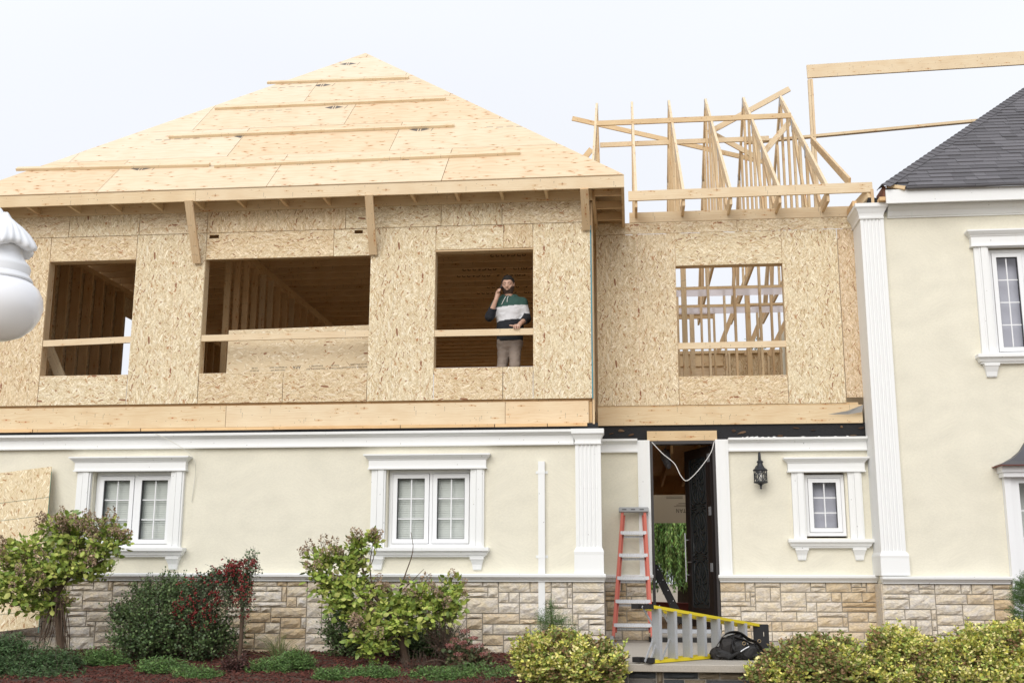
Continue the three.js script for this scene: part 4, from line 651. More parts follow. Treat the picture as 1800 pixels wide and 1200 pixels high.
// leafy shoots that spread from inside a blob to its skin and a little beyond
function shoots(L, blobs, n, o) {
  const vol = blobs.map((b) => b.r.x * b.r.y + b.r.y * b.r.z + b.r.x * b.r.z), tot = vol.reduce((a, b) => a + b, 0);
  for (let i = 0; i < n; i++) {
    let q = rnd() * tot, k = 0; while (q > vol[k] && k < blobs.length - 1) q -= vol[k++];
    const b = blobs[k], d = inBall().normalize(); if (o.up) d.y = Math.abs(d.y) * 0.6 + d.y * 0.4; d.normalize();
    const reach = (o.reach ?? 1) * (0.72 + 0.36 * rnd() + (o.rag && rnd() < 0.12 ? o.rag * rnd() * 0.6 : 0) + (o.rag ? 0.34 : 0.22) * noise.noise(d.x * 2.3 + k * 7, d.y * 2.3, d.z * 2.3 + 3)), tip = V(b.c.x + d.x * b.r.x * reach, b.c.y + d.y * b.r.y * reach, b.c.z + d.z * b.r.z * reach), len = o.len * rr(0.6, 1.3);
    const dir = d.clone().multiply(V(1 / b.r.x, 1 / b.r.y, 1 / b.r.z)).normalize().addScaledVector(inBall(), 0.5).add(V(0, o.lift ?? 0.25, 0)).normalize();
    const base = tip.clone().addScaledVector(dir, -len); if (o.minY !== undefined && base.y < o.minY) continue;
    const bend = inBall().multiplyScalar(len * 0.25); bend.y -= (o.droop ?? 0) * len;
    const at = (t) => base.clone().addScaledVector(dir, len * t).addScaledVector(bend, t * t);
    let prev = base; const pal = o.pal2 && (o.patch ? noise.noise(tip.x * 4.2, tip.y * 4.2, tip.z * 4.2) + rr(-0.25, 0.25) > 0.42 - o.mix : rnd() < (o.mix ?? 0.3)) ? o.pal2 : o.pal;
    for (let j = 1; j <= o.leaves; j++) {
      const t = j / o.leaves, p = at(t); if (o.stem) L.tube(prev, p, o.stem, o.stemCol ?? bark);
      const a = j * 2.4 + i, side = V(Math.cos(a), rr(-0.1, 0.5), Math.sin(a)).addScaledVector(dir, 0.45);
      L.add(p, side, o.size * rr(0.7, 1.25) * (1 - 0.35 * t * (o.taper ?? 1)), tint(pal), o.kind); if (o.pair) L.add(p, side.clone().multiply(V(-1, 1, -1)), o.size * rr(0.7, 1.2), tint(pal), o.kind);
      prev = p;
    }
  }
}
const blob = (x, y, z, rx, ry, rz) => ({ c: V(x, y, z), r: V(rx, ry ?? rx, rz ?? rx) });
function branchy(parent, name, list, mat = M.bark) { return part(parent, name, merged(list.map(([pts, r0, r1]) => tubeG(pts, (t) => r0 + (r1 - r0) * t, 6))), mat); }
const barkC = canvas(128, 256, (g, w, h) => { g.fillStyle = 'rgb(92,76,62)'; g.fillRect(0, 0, w, h); for (let i = 0; i < 900; i++) { const k = rr(0.5, 1.4); g.fillStyle = `rgba(${90 * k},${72 * k},${56 * k},0.6)`; g.fillRect(rnd() * w, rnd() * h, rr(4, 20), rr(1, 3)); } });
M.bark = S({ map: texture(barkC, 0.2, 0.1), roughness: 0.95 });
const stuffed = (m) => { m.userData.kind = 'stuff'; return m; };

// dried flower heads: cone of small petals
function panicle(h, pal) {
  const L = new Leaves();
  for (let i = 0; i < 70; i++) { const t = rnd(), a = rnd() * 6.28, r = h * 0.42 * (1 - 0.62 * t) * (0.6 + 0.4 * rnd()), p = V(Math.cos(a) * r, t * h, Math.sin(a) * r); L.add(p, V(Math.cos(a), rr(0, 1), Math.sin(a)), rr(0.014, 0.026), tint(pal), 'round'); }
  for (let k = 0; k < 5; k++) { const a = k * 1.26; L.tube(V(0, -0.05, 0), V(Math.cos(a) * h * 0.25, h * 0.5, Math.sin(a) * h * 0.25), 0.0025, bark); }
  return L.build();
}
const browns = [[0.33, 0.22, 0.15], [0.41, 0.29, 0.2], [0.47, 0.36, 0.27], [0.25, 0.16, 0.1], [0.4, 0.3, 0.19]];
const heads = [0, 1, 2].map((i) => panicle([0.13, 0.16, 0.11][i], browns)), hleafs = [0, 1, 2].map((i) => { const L = new Leaves(); L.add(V(0, 0, 0), V(0, 1, 0), 1, [1, 1, 1], 'broad', i * 0.4); const g = L.build(); g.deleteAttribute('color'); return g; });
const hmats = [[0.3, 0.38, 0.07], [0.23, 0.32, 0.065], [0.36, 0.42, 0.09], [0.18, 0.26, 0.06], [0.42, 0.44, 0.12]].map((c) => new THREE.MeshPhysicalMaterial({ color: C(...c), roughness: 0.5, side: THREE.DoubleSide }));
function hydrangea(label, basePt, blobs, limbs, n, nHeads, nBig, group) {
  const T = thing('hydrangea', label, 'shrub', group);
  branchy(T, 'trunk', limbs);
  const L = new Leaves(), pal = [[0.3, 0.41, 0.07], [0.4, 0.48, 0.09], [0.22, 0.32, 0.06], [0.5, 0.53, 0.14]];
  shoots(L, blobs, n, { len: 0.16, leaves: 4, size: 0.078, pal, kind: 'broad', stem: 0.0028, lift: 0.2, pair: true });
  stuffed(part(T, 'foliage', L.build(), M.leaf));
  const skin = (w) => { let q = rnd() * blobs.length, b = blobs[Math.floor(q)], d = inBall().normalize(); d.z = Math.abs(d.z); if (w && d.y < -0.1) d.y *= -0.6; d.normalize(); return [V(b.c.x + d.x * b.r.x, b.c.y + d.y * b.r.y, b.c.z + d.z * b.r.z), d]; };
  for (let i = 0; i < nBig; i++) { const [p, d] = skin(false), m = part(T, 'leaf', pick(hleafs), pick(hmats)); m.position.copy(p); const q = d.clone().addScaledVector(inBall(), 0.7).add(V(0, -0.25, 0)).normalize(); m.quaternion.setFromUnitVectors(V(0, 1, 0), q); m.rotateY(rnd() * 6.28); m.scale.setScalar(rr(0.065, 0.105)); }
  for (let i = 0; i < nHeads; i++) { const [p, d] = skin(true), m = part(T, 'flower_head', pick(heads), M.twig); m.position.copy(p); m.quaternion.setFromUnitVectors(V(0, 1, 0), d.clone().add(V(0, 0.6, 0)).normalize()); m.scale.setScalar(rr(0.75, 1.25)); }
  return rebase(T, basePt);
}
const px = (x, y, z) => onZ(x, y, z);
const bl = (x, y, z, rxp, ryp, rz) => { const c = px(x, y, z), k = (14.9 - z) / 2000; return blob(c.x, c.y, c.z, rxp * k, ryp * k, rz ?? Math.max(rxp, ryp) * k * 0.8); };

{ // hydrangea trained as a small tree by the first window
  const z = 1.5, b = px(108, 1165, z); b.y = groundY(b.x, z); const f = (x, y, dz = 0) => px(x, y, z + dz);
  hydrangea('hydrangea tree with shaggy brown trunk below the window next to the leaning sheet', b,
    [bl(75, 985, z, 80, 45), bl(165, 950, z, 55, 40), bl(20, 1000, z, 45, 50), bl(120, 930, z + 0.1, 45, 28), bl(200, 950, z + 0.1, 30, 35), bl(80, 1060, z - 0.1, 50, 25), bl(30, 1030, z + 0.2, 50, 40), bl(130, 1000, z, 75, 26)],
    [[[b, f(104, 1110), f(100, 1060), f(98, 1040)], 0.05, 0.036], [[f(98, 1045), f(120, 1015), f(150, 1000), f(180, 985)], 0.03, 0.012], [[f(98, 1045), f(80, 1010), f(60, 995), f(30, 985)], 0.03, 0.01], [[f(98, 1045), f(108, 1005), f(104, 960)], 0.026, 0.01], [[f(98, 1045), f(60, 1028, 0.1), f(10, 1028, 0.2)], 0.024, 0.01], [[f(104, 1005), f(130, 960, 0.1), f(150, 925, 0.1)], 0.014, 0.006], ...[...Array(26).keys()].map((k) => { const a = k * 2.4, s = f(100 + 9 * Math.cos(a), 1045 + rr(0, 30), 0.06 * Math.sin(a)); return [[s, V(s.x + 0.07 * Math.cos(a) + rr(-0.03, 0.06), s.y - 0.3, s.z + 0.06 * Math.sin(a) + 0.03), V(s.x + 0.14 * Math.cos(a), b.y + rr(0, 0.3), s.z + 0.1 * Math.sin(a))], 0.007, 0.003]; })],
    680, 64, 250, 'hydrangeas along the left wing');
}
{ // big loose hydrangea below the second window
  const z = 1.4, b = px(715, 1165, z); b.y = groundY(b.x, z); const f = (x, y, dz = 0) => px(x, y, z + dz);
  hydrangea('sprawling yellow-green hydrangea with bare stems below the second ground floor window', b,
    [bl(585, 1010, z, 50, 42), bl(620, 1050, z, 55, 42), bl(570, 985, z, 32, 22), bl(625, 985, z, 25, 30), bl(690, 1085, z + 0.1, 60, 40), bl(755, 1070, z, 55, 40), bl(790, 1055, z, 32, 40), bl(655, 1120, z + 0.2, 45, 35), bl(720, 1050, z, 40, 25), bl(632, 955, z, 16, 16), bl(655, 950, z, 10, 16)],
    [[[b, f(706, 1130), f(700, 1085)], 0.05, 0.04], [[f(700, 1090), f(660, 1050), f(640, 1010), f(632, 970)], 0.032, 0.008], [[f(700, 1090), f(640, 1050, 0.1), f(585, 1015)], 0.026, 0.009], [[f(700, 1090), f(745, 1060), f(785, 1050)], 0.026, 0.008], [[f(660, 1050), f(650, 1000), f(655, 955)], 0.012, 0.004], [[f(690, 1070), f(712, 1010), f(726, 965), f(722, 935)], 0.012, 0.003], [[f(640, 1010), f(655, 985), f(660, 950)], 0.008, 0.003], [[f(705, 1040), f(735, 1010), f(745, 1000)], 0.008, 0.003], [[f(700, 1085), f(690, 1120, 0.2), f(655, 1135, 0.2)], 0.02, 0.006]],
    640, 46, 250, 'hydrangeas along the left wing');
}
function bush(name, label, category, basePt, blobs, n, o, trunk, group) {
  const T = thing(name, label, category, group), L = new Leaves(); shoots(L, blobs, n, o); stuffed(part(T, 'foliage', L.build(), M.leaf));
  const st = trunk ?? [...Array(5).keys()].map((k) => { const c = pick(blobs).c; return [[basePt.clone().add(V(rr(-0.08, 0.08), -0.02, rr(-0.06, 0.06))), basePt.clone().lerp(c, 0.5).add(V(rr(-0.05, 0.05), 0.05, 0)), c], 0.018, 0.006]; });
  branchy(T, 'stem', st); return T;
}
const gp = (x, z) => { const p = px(x, 1100, z); p.y = groundY(p.x, z); return p; };
const greens = [[0.08, 0.14, 0.04], [0.11, 0.18, 0.055], [0.06, 0.11, 0.032], [0.14, 0.2, 0.07]];
{ // cotoneaster mound
  const z = 1.2, b = gp(300, z), T = bush('cotoneaster_bush', 'dense dark green cotoneaster mound in front of the stone base', 'shrub', b, [bl(300, 1085, z, 95, 70, 0.7), bl(260, 1120, z + 0.1, 70, 55, 0.6), bl(350, 1120, z, 80, 55, 0.6), bl(300, 1040, z - 0.1, 75, 35, 0.4), bl(225, 1075, z, 40, 30, 0.3)], 2100, { len: 0.26, leaves: 9, size: 0.038, pal: greens, pal2: [[0.1, 0.15, 0.07], [0.08, 0.13, 0.05]], mix: 0.25, kind: 'round', stem: 0.002, lift: 0.3 }); rebase(T, b);
}
{ // weeping standard with red berries
  const z = 1.35, b = gp(423, z), f = (x, y, d = 0) => px(x, y, z + d), T = thing('berry_tree', 'weeping cotoneaster standard covered in red berries on a slim bare trunk', 'tree');
  branchy(T, 'trunk', [[[b, f(424, 1110), f(425, 1060), f(416, 1020), f(408, 995)], 0.028, 0.02], [[f(420, 1030), f(380, 1012), f(345, 1040)], 0.014, 0.005], [[f(410, 1000), f(440, 988), f(458, 998)], 0.01, 0.004]]);
  const L = new Leaves(), B = [], bg = new THREE.IcosahedronGeometry(0.009, 1), spots = [[345, 1050, 40, 45], [375, 1030, 38, 40], [405, 1025, 30, 42], [430, 1040, 18, 45], [410, 1000, 14, 14], [440, 992, 20, 8], [330, 1075, 22, 28], [360, 1085, 24, 24]].map(([x, y, a, c]) => bl(x, y, z + 0.1, a, c, 0.2));
  shoots(L, spots, 900, { len: 0.2, leaves: 8, size: 0.03, pal: [[0.09, 0.14, 0.06], [0.12, 0.17, 0.08], [0.065, 0.11, 0.045]], kind: 'round', stem: 0.0018, lift: -0.5, droop: 0.5 });
  stuffed(part(T, 'foliage', L.build(), M.leaf));
  for (let i = 0; i < 520; i++) { const s = pick(spots.slice(0, 8)), d = inBall(); d.z = Math.abs(d.z); if (noise.noise(d.x * 2 + s.c.x * 5, d.y * 3 + s.c.y * 5, 2) < -0.05) continue; const q = d.normalize().multiplyScalar(rr(0.8, 1.12)); for (let k = 0; k < 3; k++) B.push(plain(bg.clone()).translate(s.c.x + q.x * s.r.x + rr(-0.02, 0.02), s.c.y + q.y * s.r.y + rr(-0.02, 0.02), s.c.z + q.z * s.r.z + rr(0, 0.02))); }
  stuffed(part(T, 'berries', mergeGeometries(B), S({ color: C(0.2, 0.016, 0.014), roughness: 0.4 }))); rebase(T, b);
}
{ const z = 0.75, b = gp(620, z), T = bush('cotoneaster_bush', 'dark green low shrub growing behind the sprawling hydrangea', 'shrub', b, [bl(610, 1110, z, 55, 55, 0.35), bl(660, 1095, z - 0.05, 60, 60, 0.3), bl(730, 1130, z, 50, 40, 0.35), bl(780, 1130, z, 45, 30, 0.3)], 1300, { len: 0.24, leaves: 9, size: 0.038, pal: greens, kind: 'round', stem: 0.002, lift: 0.3 }); rebase(T, b); }
// spirea mounds, yellow and bronze
const spirea = [[0.6, 0.58, 0.11], [0.76, 0.69, 0.2], [0.42, 0.48, 0.1], [0.28, 0.37, 0.07], [0.8, 0.72, 0.32]], bronze = [[0.28, 0.16, 0.08], [0.2, 0.24, 0.06], [0.32, 0.24, 0.1], [0.16, 0.22, 0.05]];
for (const [x, z, bs, label, mix] of [
  [1000, 3.3, [[1000, 1165, 78, 42], [940, 1155, 42, 40], [1064, 1168, 38, 40], [985, 1132, 48, 26]], 'round yellow-green spirea beside the porch slab below the fluted corner pilaster', 0.25],
  [1420, 3.4, [[1415, 1172, 68, 48], [1478, 1165, 48, 42], [1370, 1185, 52, 36], [1440, 1140, 34, 24]], 'bronze-tinged spirea next to the tool belt on the porch', 0.5],
  [1570, 3.0, [[1590, 1148, 56, 42], [1535, 1168, 42, 38], [1632, 1160, 45, 40], [1560, 1128, 38, 24], [1580, 1185, 90, 36]], 'yellow spirea mound in the middle of the hedge under the fluted pilaster', 0.22],
  [1745, 2.9, [[1735, 1140, 62, 40], [1690, 1160, 42, 40], [1800, 1135, 55, 40], [1765, 1118, 40, 22], [1740, 1180, 110, 40]], 'bright yellow spirea mound below the bay window', 0.12]]) {
  const b = gp(x, z), T = bush('spirea_bush', label, 'shrub', b, bs.map(([u, v, r, q]) => bl(u, v, z, r, q)), 2000, { len: 0.14, leaves: 7, size: 0.04, pal: spirea, pal2: bronze, mix, patch: true, kind: 'broad', stem: 0.0014, lift: 0.6, rag: 0.5, stemCol: [0.14, 0.07, 0.04], pair: true }, null, 'spirea bushes by the porch'); rebase(T, b);
}
{ const z = 1.2, b = gp(970, z), T = bush('dwarf_conifer', 'small pointed green conifer behind the round spirea', 'shrub', b, [bl(970, 1085, z, 34, 22, 0.2), bl(968, 1068, z, 12, 20, 0.1), bl(975, 1120, z, 50, 40, 0.3)], 900, { len: 0.13, leaves: 10, size: 0.026, pal: [[0.09, 0.16, 0.045], [0.12, 0.2, 0.06]], kind: 'narrow', lift: 0.5 }); rebase(T, b); }
{ const z = 0.9, b = gp(1810, z), T = bush('dwarf_conifer', 'clipped dark green conifer against the bay window', 'shrub', b, [bl(1808, 1080, z, 34, 55, 0.3), bl(1804, 1035, z, 22, 30, 0.2), bl(1815, 1130, z, 45, 50, 0.35)], 3000, { len: 0.1, leaves: 10, size: 0.03, pal: [[0.07, 0.14, 0.03], [0.1, 0.18, 0.045]], kind: 'narrow', lift: 0.5 }); rebase(T, b); }
{ const z = 2.6, b = gp(50, z), T = bush('yew_bush', 'low dark spreading yew below the leaning OSB sheet', 'shrub', b, [bl(30, 1175, z, 80, 40, 0.5), bl(95, 1165, z, 45, 25, 0.4), bl(10, 1140, z, 40, 25, 0.3), bl(60, 1195, z + 0.3, 90, 30, 0.4)], 1100, { len: 0.26, leaves: 14, size: 0.045, pal: [[0.06, 0.12, 0.035], [0.085, 0.16, 0.05], [0.045, 0.09, 0.03]], kind: 'narrow', stem: 0.002, lift: 0.05, pair: true, taper: 0 }); rebase(T, b); }
for (const [x, y, z, r, q, label] of [[520, 1165, 2.2, 38, 22, 'bright green ferny perennial at the foot of the grass tuft'], [470, 1180, 2.4, 40, 22, 'bright green ferny perennial near the berry tree trunk'], [850, 1185, 2.4, 90, 20, 'bright green low ground cover in front of the pink sedum'], [345, 1188, 2.9, 46, 16, 'low green perennial in front of the barberry and cotoneaster mound'], [585, 1190, 2.9, 38, 14, 'low green perennial alone in the mulch between the grass tuft and the seedlings'], [770, 1190, 2.8, 52, 15, 'green ground cover beside the dead brown stalks'], [285, 1172, 2.5, 50, 16, 'trailing leafy perennial at the foot of the cotoneaster mound'], [660, 1185, 2.6, 45, 14, 'small patch of green seedlings in the mulch below the sprawling hydrangea'], [180, 1160, 1.9, 45, 22, 'small leafy perennial between the hydrangea tree and the cotoneaster mound']]) { const b = gp(x, z), T = bush('perennial', label, 'plant', b, [bl(x, y, z, r, q)], 260, { len: 0.16, leaves: 10, size: 0.045, pal: [[0.11, 0.21, 0.05], [0.15, 0.26, 0.065], [0.08, 0.16, 0.04]], kind: 'narrow', stem: 0.002, lift: 0.5, pair: true }, null, 'low perennials in the mulch'); rebase(T, b); }
{ const z = 2.4, b = gp(420, z), T = bush('barberry', 'small dark red barberry in front of the berry tree trunk', 'shrub', b, [bl(415, 1175, z, 32, 28)], 320, { len: 0.16, leaves: 9, size: 0.025, pal: [[0.09, 0.03, 0.028], [0.06, 0.022, 0.02], [0.12, 0.05, 0.035]], kind: 'round', stem: 0.0022, lift: 0.4 }); rebase(T, b); }
{ const z = 1.5, b = gp(790, z), T = bush('dead_perennial', 'dead brown stalks standing beside the sprawling hydrangea', 'plant', b, [bl(780, 1110, z, 40, 40), bl(740, 1165, z + 0.4, 40, 22)], 240, { len: 0.3, leaves: 12, size: 0.03, pal: [[0.1, 0.05, 0.035], [0.07, 0.035, 0.025], [0.15, 0.08, 0.05]], kind: 'narrow', stem: 0.003, lift: 0.9 }); rebase(T, b); }
{ // sedum
  const z = 2.0, b = gp(825, z), T = bush('sedum', 'sedum with flat dusty pink flower heads at the end of the bed', 'plant', b, [bl(825, 1165, z, 35, 32), bl(805, 1140, z, 25, 20)], 170, { len: 0.2, leaves: 8, size: 0.05, pal: [[0.1, 0.14, 0.06], [0.14, 0.16, 0.07], [0.16, 0.1, 0.06]], kind: 'round', stem: 0.004, lift: 0.8, pair: true });
  const hd = (() => { const L = new Leaves(); for (let i = 0; i < 90; i++) { const a = rnd() * 6.28, r = Math.sqrt(rnd()) * 0.055; L.add(V(Math.cos(a) * r, rr(0, 0.018) - r * 0.2, Math.sin(a) * r), V(rr(-1, 1), 1, rr(-1, 1)), 0.014, tint([[0.36, 0.14, 0.12], [0.28, 0.1, 0.08], [0.42, 0.22, 0.2]]), 'round'); } return L.build(); })();
  for (const [x, y] of [[800, 1125], [818, 1110], [832, 1122], [842, 1135], [790, 1135], [828, 1138], [812, 1130], [850, 1150], [806, 1150]]) { const p = px(x, y, z + 0.15), m = stuffed(part(T, 'flower_head', hd, M.twig)); m.position.copy(p); m.rotation.set(rr(0.1, 0.5), rnd() * 6, rr(-0.2, 0.2)); }
  rebase(T, b);
}
{ // grass tuft
  const z = 1.9, b = gp(492, z), T = thing('grass_tuft', 'arching grass tuft in front of the honey-coloured stones', 'plant'), L = new Leaves();
  for (let i = 0; i < 130; i++) { const a = rnd() * 6.28, h = rr(0.25, 0.62), sp = rr(0.05, 0.4), col = tint([[0.1, 0.17, 0.05], [0.2, 0.22, 0.08], [0.3, 0.26, 0.12]]), p0 = b.clone().add(V(rr(-0.05, 0.05), 0, rr(-0.05, 0.05))); let q = p0; for (let k = 1; k <= 5; k++) { const t = k / 5, p = p0.clone().add(V(Math.cos(a) * sp * t * t, h * (t - 0.32 * t * t * t), Math.sin(a) * sp * t * t)); L.tube(q, p, 0.005 * (1.1 - t), col); q = p; } }
  stuffed(part(T, 'blades', L.build(), M.twig)); rebase(T, b);
}
{ // bark chips over the bed
  const g = new THREE.BoxGeometry(0.036, 0.005, 0.011), N = 26000, im = new THREE.InstancedMesh(g, S({ roughness: 1 }), N), m = new THREE.Matrix4(), q = new THREE.Quaternion(), e = new THREE.Euler(), c = new THREE.Color();
  for (let i = 0; i < N; i++) { const left = i < N * 0.8, x = left ? rr(-9, -0.35) : rr(2, 7), z = rr(0.15, 4.4), y = groundY(x, z) + 0.02 + 0.03 * noise.noise(x * 3, z * 3, 4) + rr(0, 0.02); e.set(rr(-0.5, 0.5), rnd() * 6.28, rr(-0.5, 0.5)); q.setFromEuler(e); const s = rr(0.5, 1.7); m.compose(V(x, y, z), q, V(s, 1, rr(0.6, 1.5))); im.setMatrixAt(i, m); const k = rr(0.5, 1.3); im.setColorAt(i, c.setRGB(0.12 * k, 0.038 * k, 0.026 * k)); }
  im.name = 'bark_mulch'; im.castShadow = im.receiveShadow = true; tag(im, 'red-brown bark mulch scattered over the planting beds', 'mulch', null, 'stuff'); scene.add(im);
}
{ // willow seen through the house
  const b = V(1.9, -0.05, -25), T = thing('willow_tree', 'weeping willow seen through the open front door', 'tree');
  branchy(T, 'trunk', [[[b, V(1.9, 1.4, -25), V(2, 3.4, -25.2)], 0.42, 0.26], [[V(1.95, 3, -25.1), V(0.3, 5.2, -25), V(-1.5, 6, -24.6)], 0.18, 0.05], [[V(1.95, 3, -25.1), V(3.9, 5.3, -24.6), V(5.5, 5.8, -24)], 0.18, 0.05], [[V(2, 3.3, -25.2), V(2.4, 6, -25.4), V(2.5, 7, -24.6)], 0.16, 0.05]]);
  const L = new Leaves(), pal = [[0.17, 0.3, 0.07], [0.23, 0.37, 0.09], [0.12, 0.22, 0.055], [0.28, 0.41, 0.11]];
  for (let i = 0; i < 2300; i++) { const a = rnd() * 6.28, r = 4.2 * Math.sqrt(rnd()), x = b.x + Math.cos(a) * r, z = b.z + Math.sin(a) * r * 0.8 + 1, top = 6.6 - r * r * 0.12 + rr(-0.8, 0.3), bot = 0.55 + rr(0, 1.1) + (rnd() < 0.3 ? 0.9 : 0), sw = rr(-0.4, 0.4); let q = V(x, top, z); const col = tint(pal); for (let k = 1; k <= 10; k++) { const t = k / 10, p = V(x + sw * t * t, top + (bot - top) * t, z + 0.2 * Math.sin(t * 3 + i)); L.tube(q, p, 0.006, [0.12, 0.16, 0.05]); for (let j = 0; j < 8; j++) { const w = q.clone().lerp(p, rnd()); L.add(w, V(rr(-0.8, 0.8), -1, rr(-0.8, 0.8)), rr(0.09, 0.17), [col[0] * rr(0.8, 1.2), col[1] * rr(0.8, 1.2), col[2]], 'narrow'); } q = p; } }
  stuffed(part(T, 'crown', L.build(), M.leaf)); rebase(T, b);
  const g = thing('steel_beam', 'rust-red steel beam lying on the ground beyond the rear opening', 'beam'); const s = S({ color: C(0.16, 0.03, 0.025), roughness: 0.7 });
  part(g, 'flange', new GB().box(-0.6, 2.2, 0.42, 0.44, -12.2, -12).build(), s); part(g, 'flange', new GB().box(-0.6, 2.2, 0.2, 0.22, -12.2, -12).build(), s); part(g, 'web_plate', new GB().box(-0.6, 2.2, 0.22, 0.42, -12.11, -12.09).build(), s);
  rebase(g, V(0.8, 0.0, -12.1)).rotation.z = -0.03;
  for (const x of [-0.2, 1.7]) block(g, 'bearer', x - 0.1 - 0.8, x + 0.1 - 0.8, -0.03, 0.2, -0.1, 0.1, M.wood[3]);
}
{ // sapling top behind the entry
  const b = V(2.35, -0.05, -15), T = thing('young_tree', 'young tree top showing through the entry window framing', 'tree'), c = onZ(1335, 612, -15);
  branchy(T, 'trunk', [[[b, V(c.x - 0.05, 2.5, -15), c.clone().add(V(0, 0.3, 0))], 0.06, 0.012]]);
  const L = new Leaves(); shoots(L, [blob(c.x, c.y - 0.1, -15, 0.35, 0.5), blob(c.x + 0.1, c.y - 1.1, -15, 0.7, 0.8)], 150, { len: 0.3, leaves: 7, size: 0.08, pal: [[0.12, 0.2, 0.06], [0.16, 0.24, 0.09]], kind: 'broad', stem: 0.004 }); stuffed(part(T, 'crown', L.build(), M.leaf)); rebase(T, b);
}

for (const [x, z, h, label] of [[-9.5, 36, 9, 'leafy tree across the garden mirrored in the second ground floor window'], [-25, 40, 10, 'leafy tree across the garden mirrored in the window by the leaning sheet'], [11, 38, 9, 'leafy tree across the garden mirrored in the small entry window']]) {
  const b = V(x, -0.95, z), T = thing('garden_tree', label, 'tree', 'trees across the garden'), L = new Leaves();
  branchy(T, 'trunk', [[[b, V(x + 0.1, 1.5, z), V(x, h * 0.6, z)], 0.22, 0.08], [[V(x, 2.4, z), V(x + 1.4, h * 0.55, z), V(x + 2, h * 0.7, z)], 0.09, 0.03], [[V(x, 2.2, z), V(x - 1.5, h * 0.5, z + 0.5), V(x - 2, h * 0.66, z)], 0.09, 0.03]]);
  shoots(L, [blob(x, h * 0.68, z, 2.2, 1.8, 2), blob(x + 1.4, h * 0.58, z, 1.6, 1.3, 1.5), blob(x - 1.5, h * 0.55, z, 1.6, 1.3, 1.5), blob(x, h * 0.42, z, 2, 1, 1.6)], 700, { len: 0.9, leaves: 9, size: 0.24, pal: [[0.07, 0.13, 0.04], [0.1, 0.17, 0.05]], kind: 'broad', stem: 0.008, pair: true });
  stuffed(part(T, 'crown', L.build(), M.leaf)); rebase(T, b);
}

// ---------------------------------------------------------------- loose sheets and cables
{
  const c = canvas(512, 1024, (g, w, h) => { drawOSB(g, w, h, h / 2.44, 3600); g.strokeStyle = 'rgba(52,70,66,0.7)'; g.lineWidth = 3; for (const y of [0.2, 0.315, 0.52, 0.79, 0.9]) { g.beginPath(); g.moveTo(0, y * h); g.lineTo(w, y * h); g.stroke(); } });
  const T = thing('osb_sheet', 'loose OSB sheet with dark ruled lines leaning on the stucco wall', 'sheet'), tr = px(89, 829, 0.16), br = px(66, 1112, 0.62);
  const up = tr.clone().sub(br), L = up.length(); up.normalize(); const rt = V(1, 0.03, 0).normalize(), n = rt.clone().cross(up).normalize(), q = new THREE.Quaternion().setFromRotationMatrix(new THREE.Matrix4().makeBasis(n.clone().cross(up).negate(), up, n));
  const m = part(T, 'panel', new THREE.BoxGeometry(1.22, L, 0.012), S({ map: texture(c, 1, 1), color: C(1, 1, 0.96), roughness: 0.85 })); m.quaternion.copy(q); m.position.copy(br).addScaledVector(up, L / 2).add(V(-0.61, 0, 0));
  const e = part(T, 'painted_edge', new THREE.BoxGeometry(0.006, L, 0.0125), S({ color: C(0.12, 0.3, 0.24) })); e.quaternion.copy(q); e.position.copy(br).addScaledVector(up, L / 2).add(V(0.0032, 0, 0));
  rebase(T, V(br.x - 0.6, br.y, br.z));
}
{
  const a = px(401, 574, -0.32), b = px(652, 569, -0.32), W = b.x - a.x + 0.25, H = a.y - 3.3;
  const c = canvas(1024, 512, (g, w, h) => {
    g.save(); g.translate(w, 0); g.rotate(Math.PI / 2); drawOSB(g, h, w, w / 2.5, 2300); g.restore();
    g.save(); g.translate(w / 2, h * 0.52); g.rotate(Math.PI); g.fillStyle = 'rgba(40,36,30,0.72)'; g.textAlign = 'center';
    g.font = 'bold 15px sans-serif'; for (const [x, y, t] of [[-330, -4, 'CONSTRUCTION SHEATHING'], [-330, 14, '24/16 SPACING'], [-180, -6, 'STRUCTURAL 1'], [-180, 12, '7/16 IN'], [-60, -6, 'THICKNESS 0.437'], [-60, 12, 'EXPOSURE 1'], [180, -6, 'THIS SIDE UP'], [180, 12, 'STRENGTH AXIS'], [330, -6, '24-34-22'], [330, 12, '23:50']]) g.fillText(t, x, y);
    g.font = 'bold 26px sans-serif'; g.fillText('APA', 62, 12); g.restore();
  });
  const T = thing('osb_sheet', 'OSB sheet with upside-down print standing inside the widest upper opening', 'sheet');
  const m = part(T, 'panel', new THREE.BoxGeometry(W, H, 0.012), S({ map: texture(c, 1, 1), roughness: 0.85 })); m.position.set(a.x + W / 2, 3.28 + H / 2, -0.34); m.rotation.set(-0.07, 0, 0.018); rebase(T, V(a.x + W / 2, 3.28, -0.34));
}
{
  const w = S({ color: C(0.7, 0.68, 0.6), roughness: 0.8 }), f = (x, y, z) => px(x, y, z);
  single('cable', tubeG([f(272, 762, 0.22), f(290, 770, 0.24), f(318, 786, 0.22), f(336, 800, 0.2), f(342, 812, 0.19), f(343, 830, 0.1), f(340, 855, 0.08), f(336, 882, 0.07)], 0.0045, 5, 40), w, 'thin pale cable trailing from the cornice over the window hood', 'cable');
}
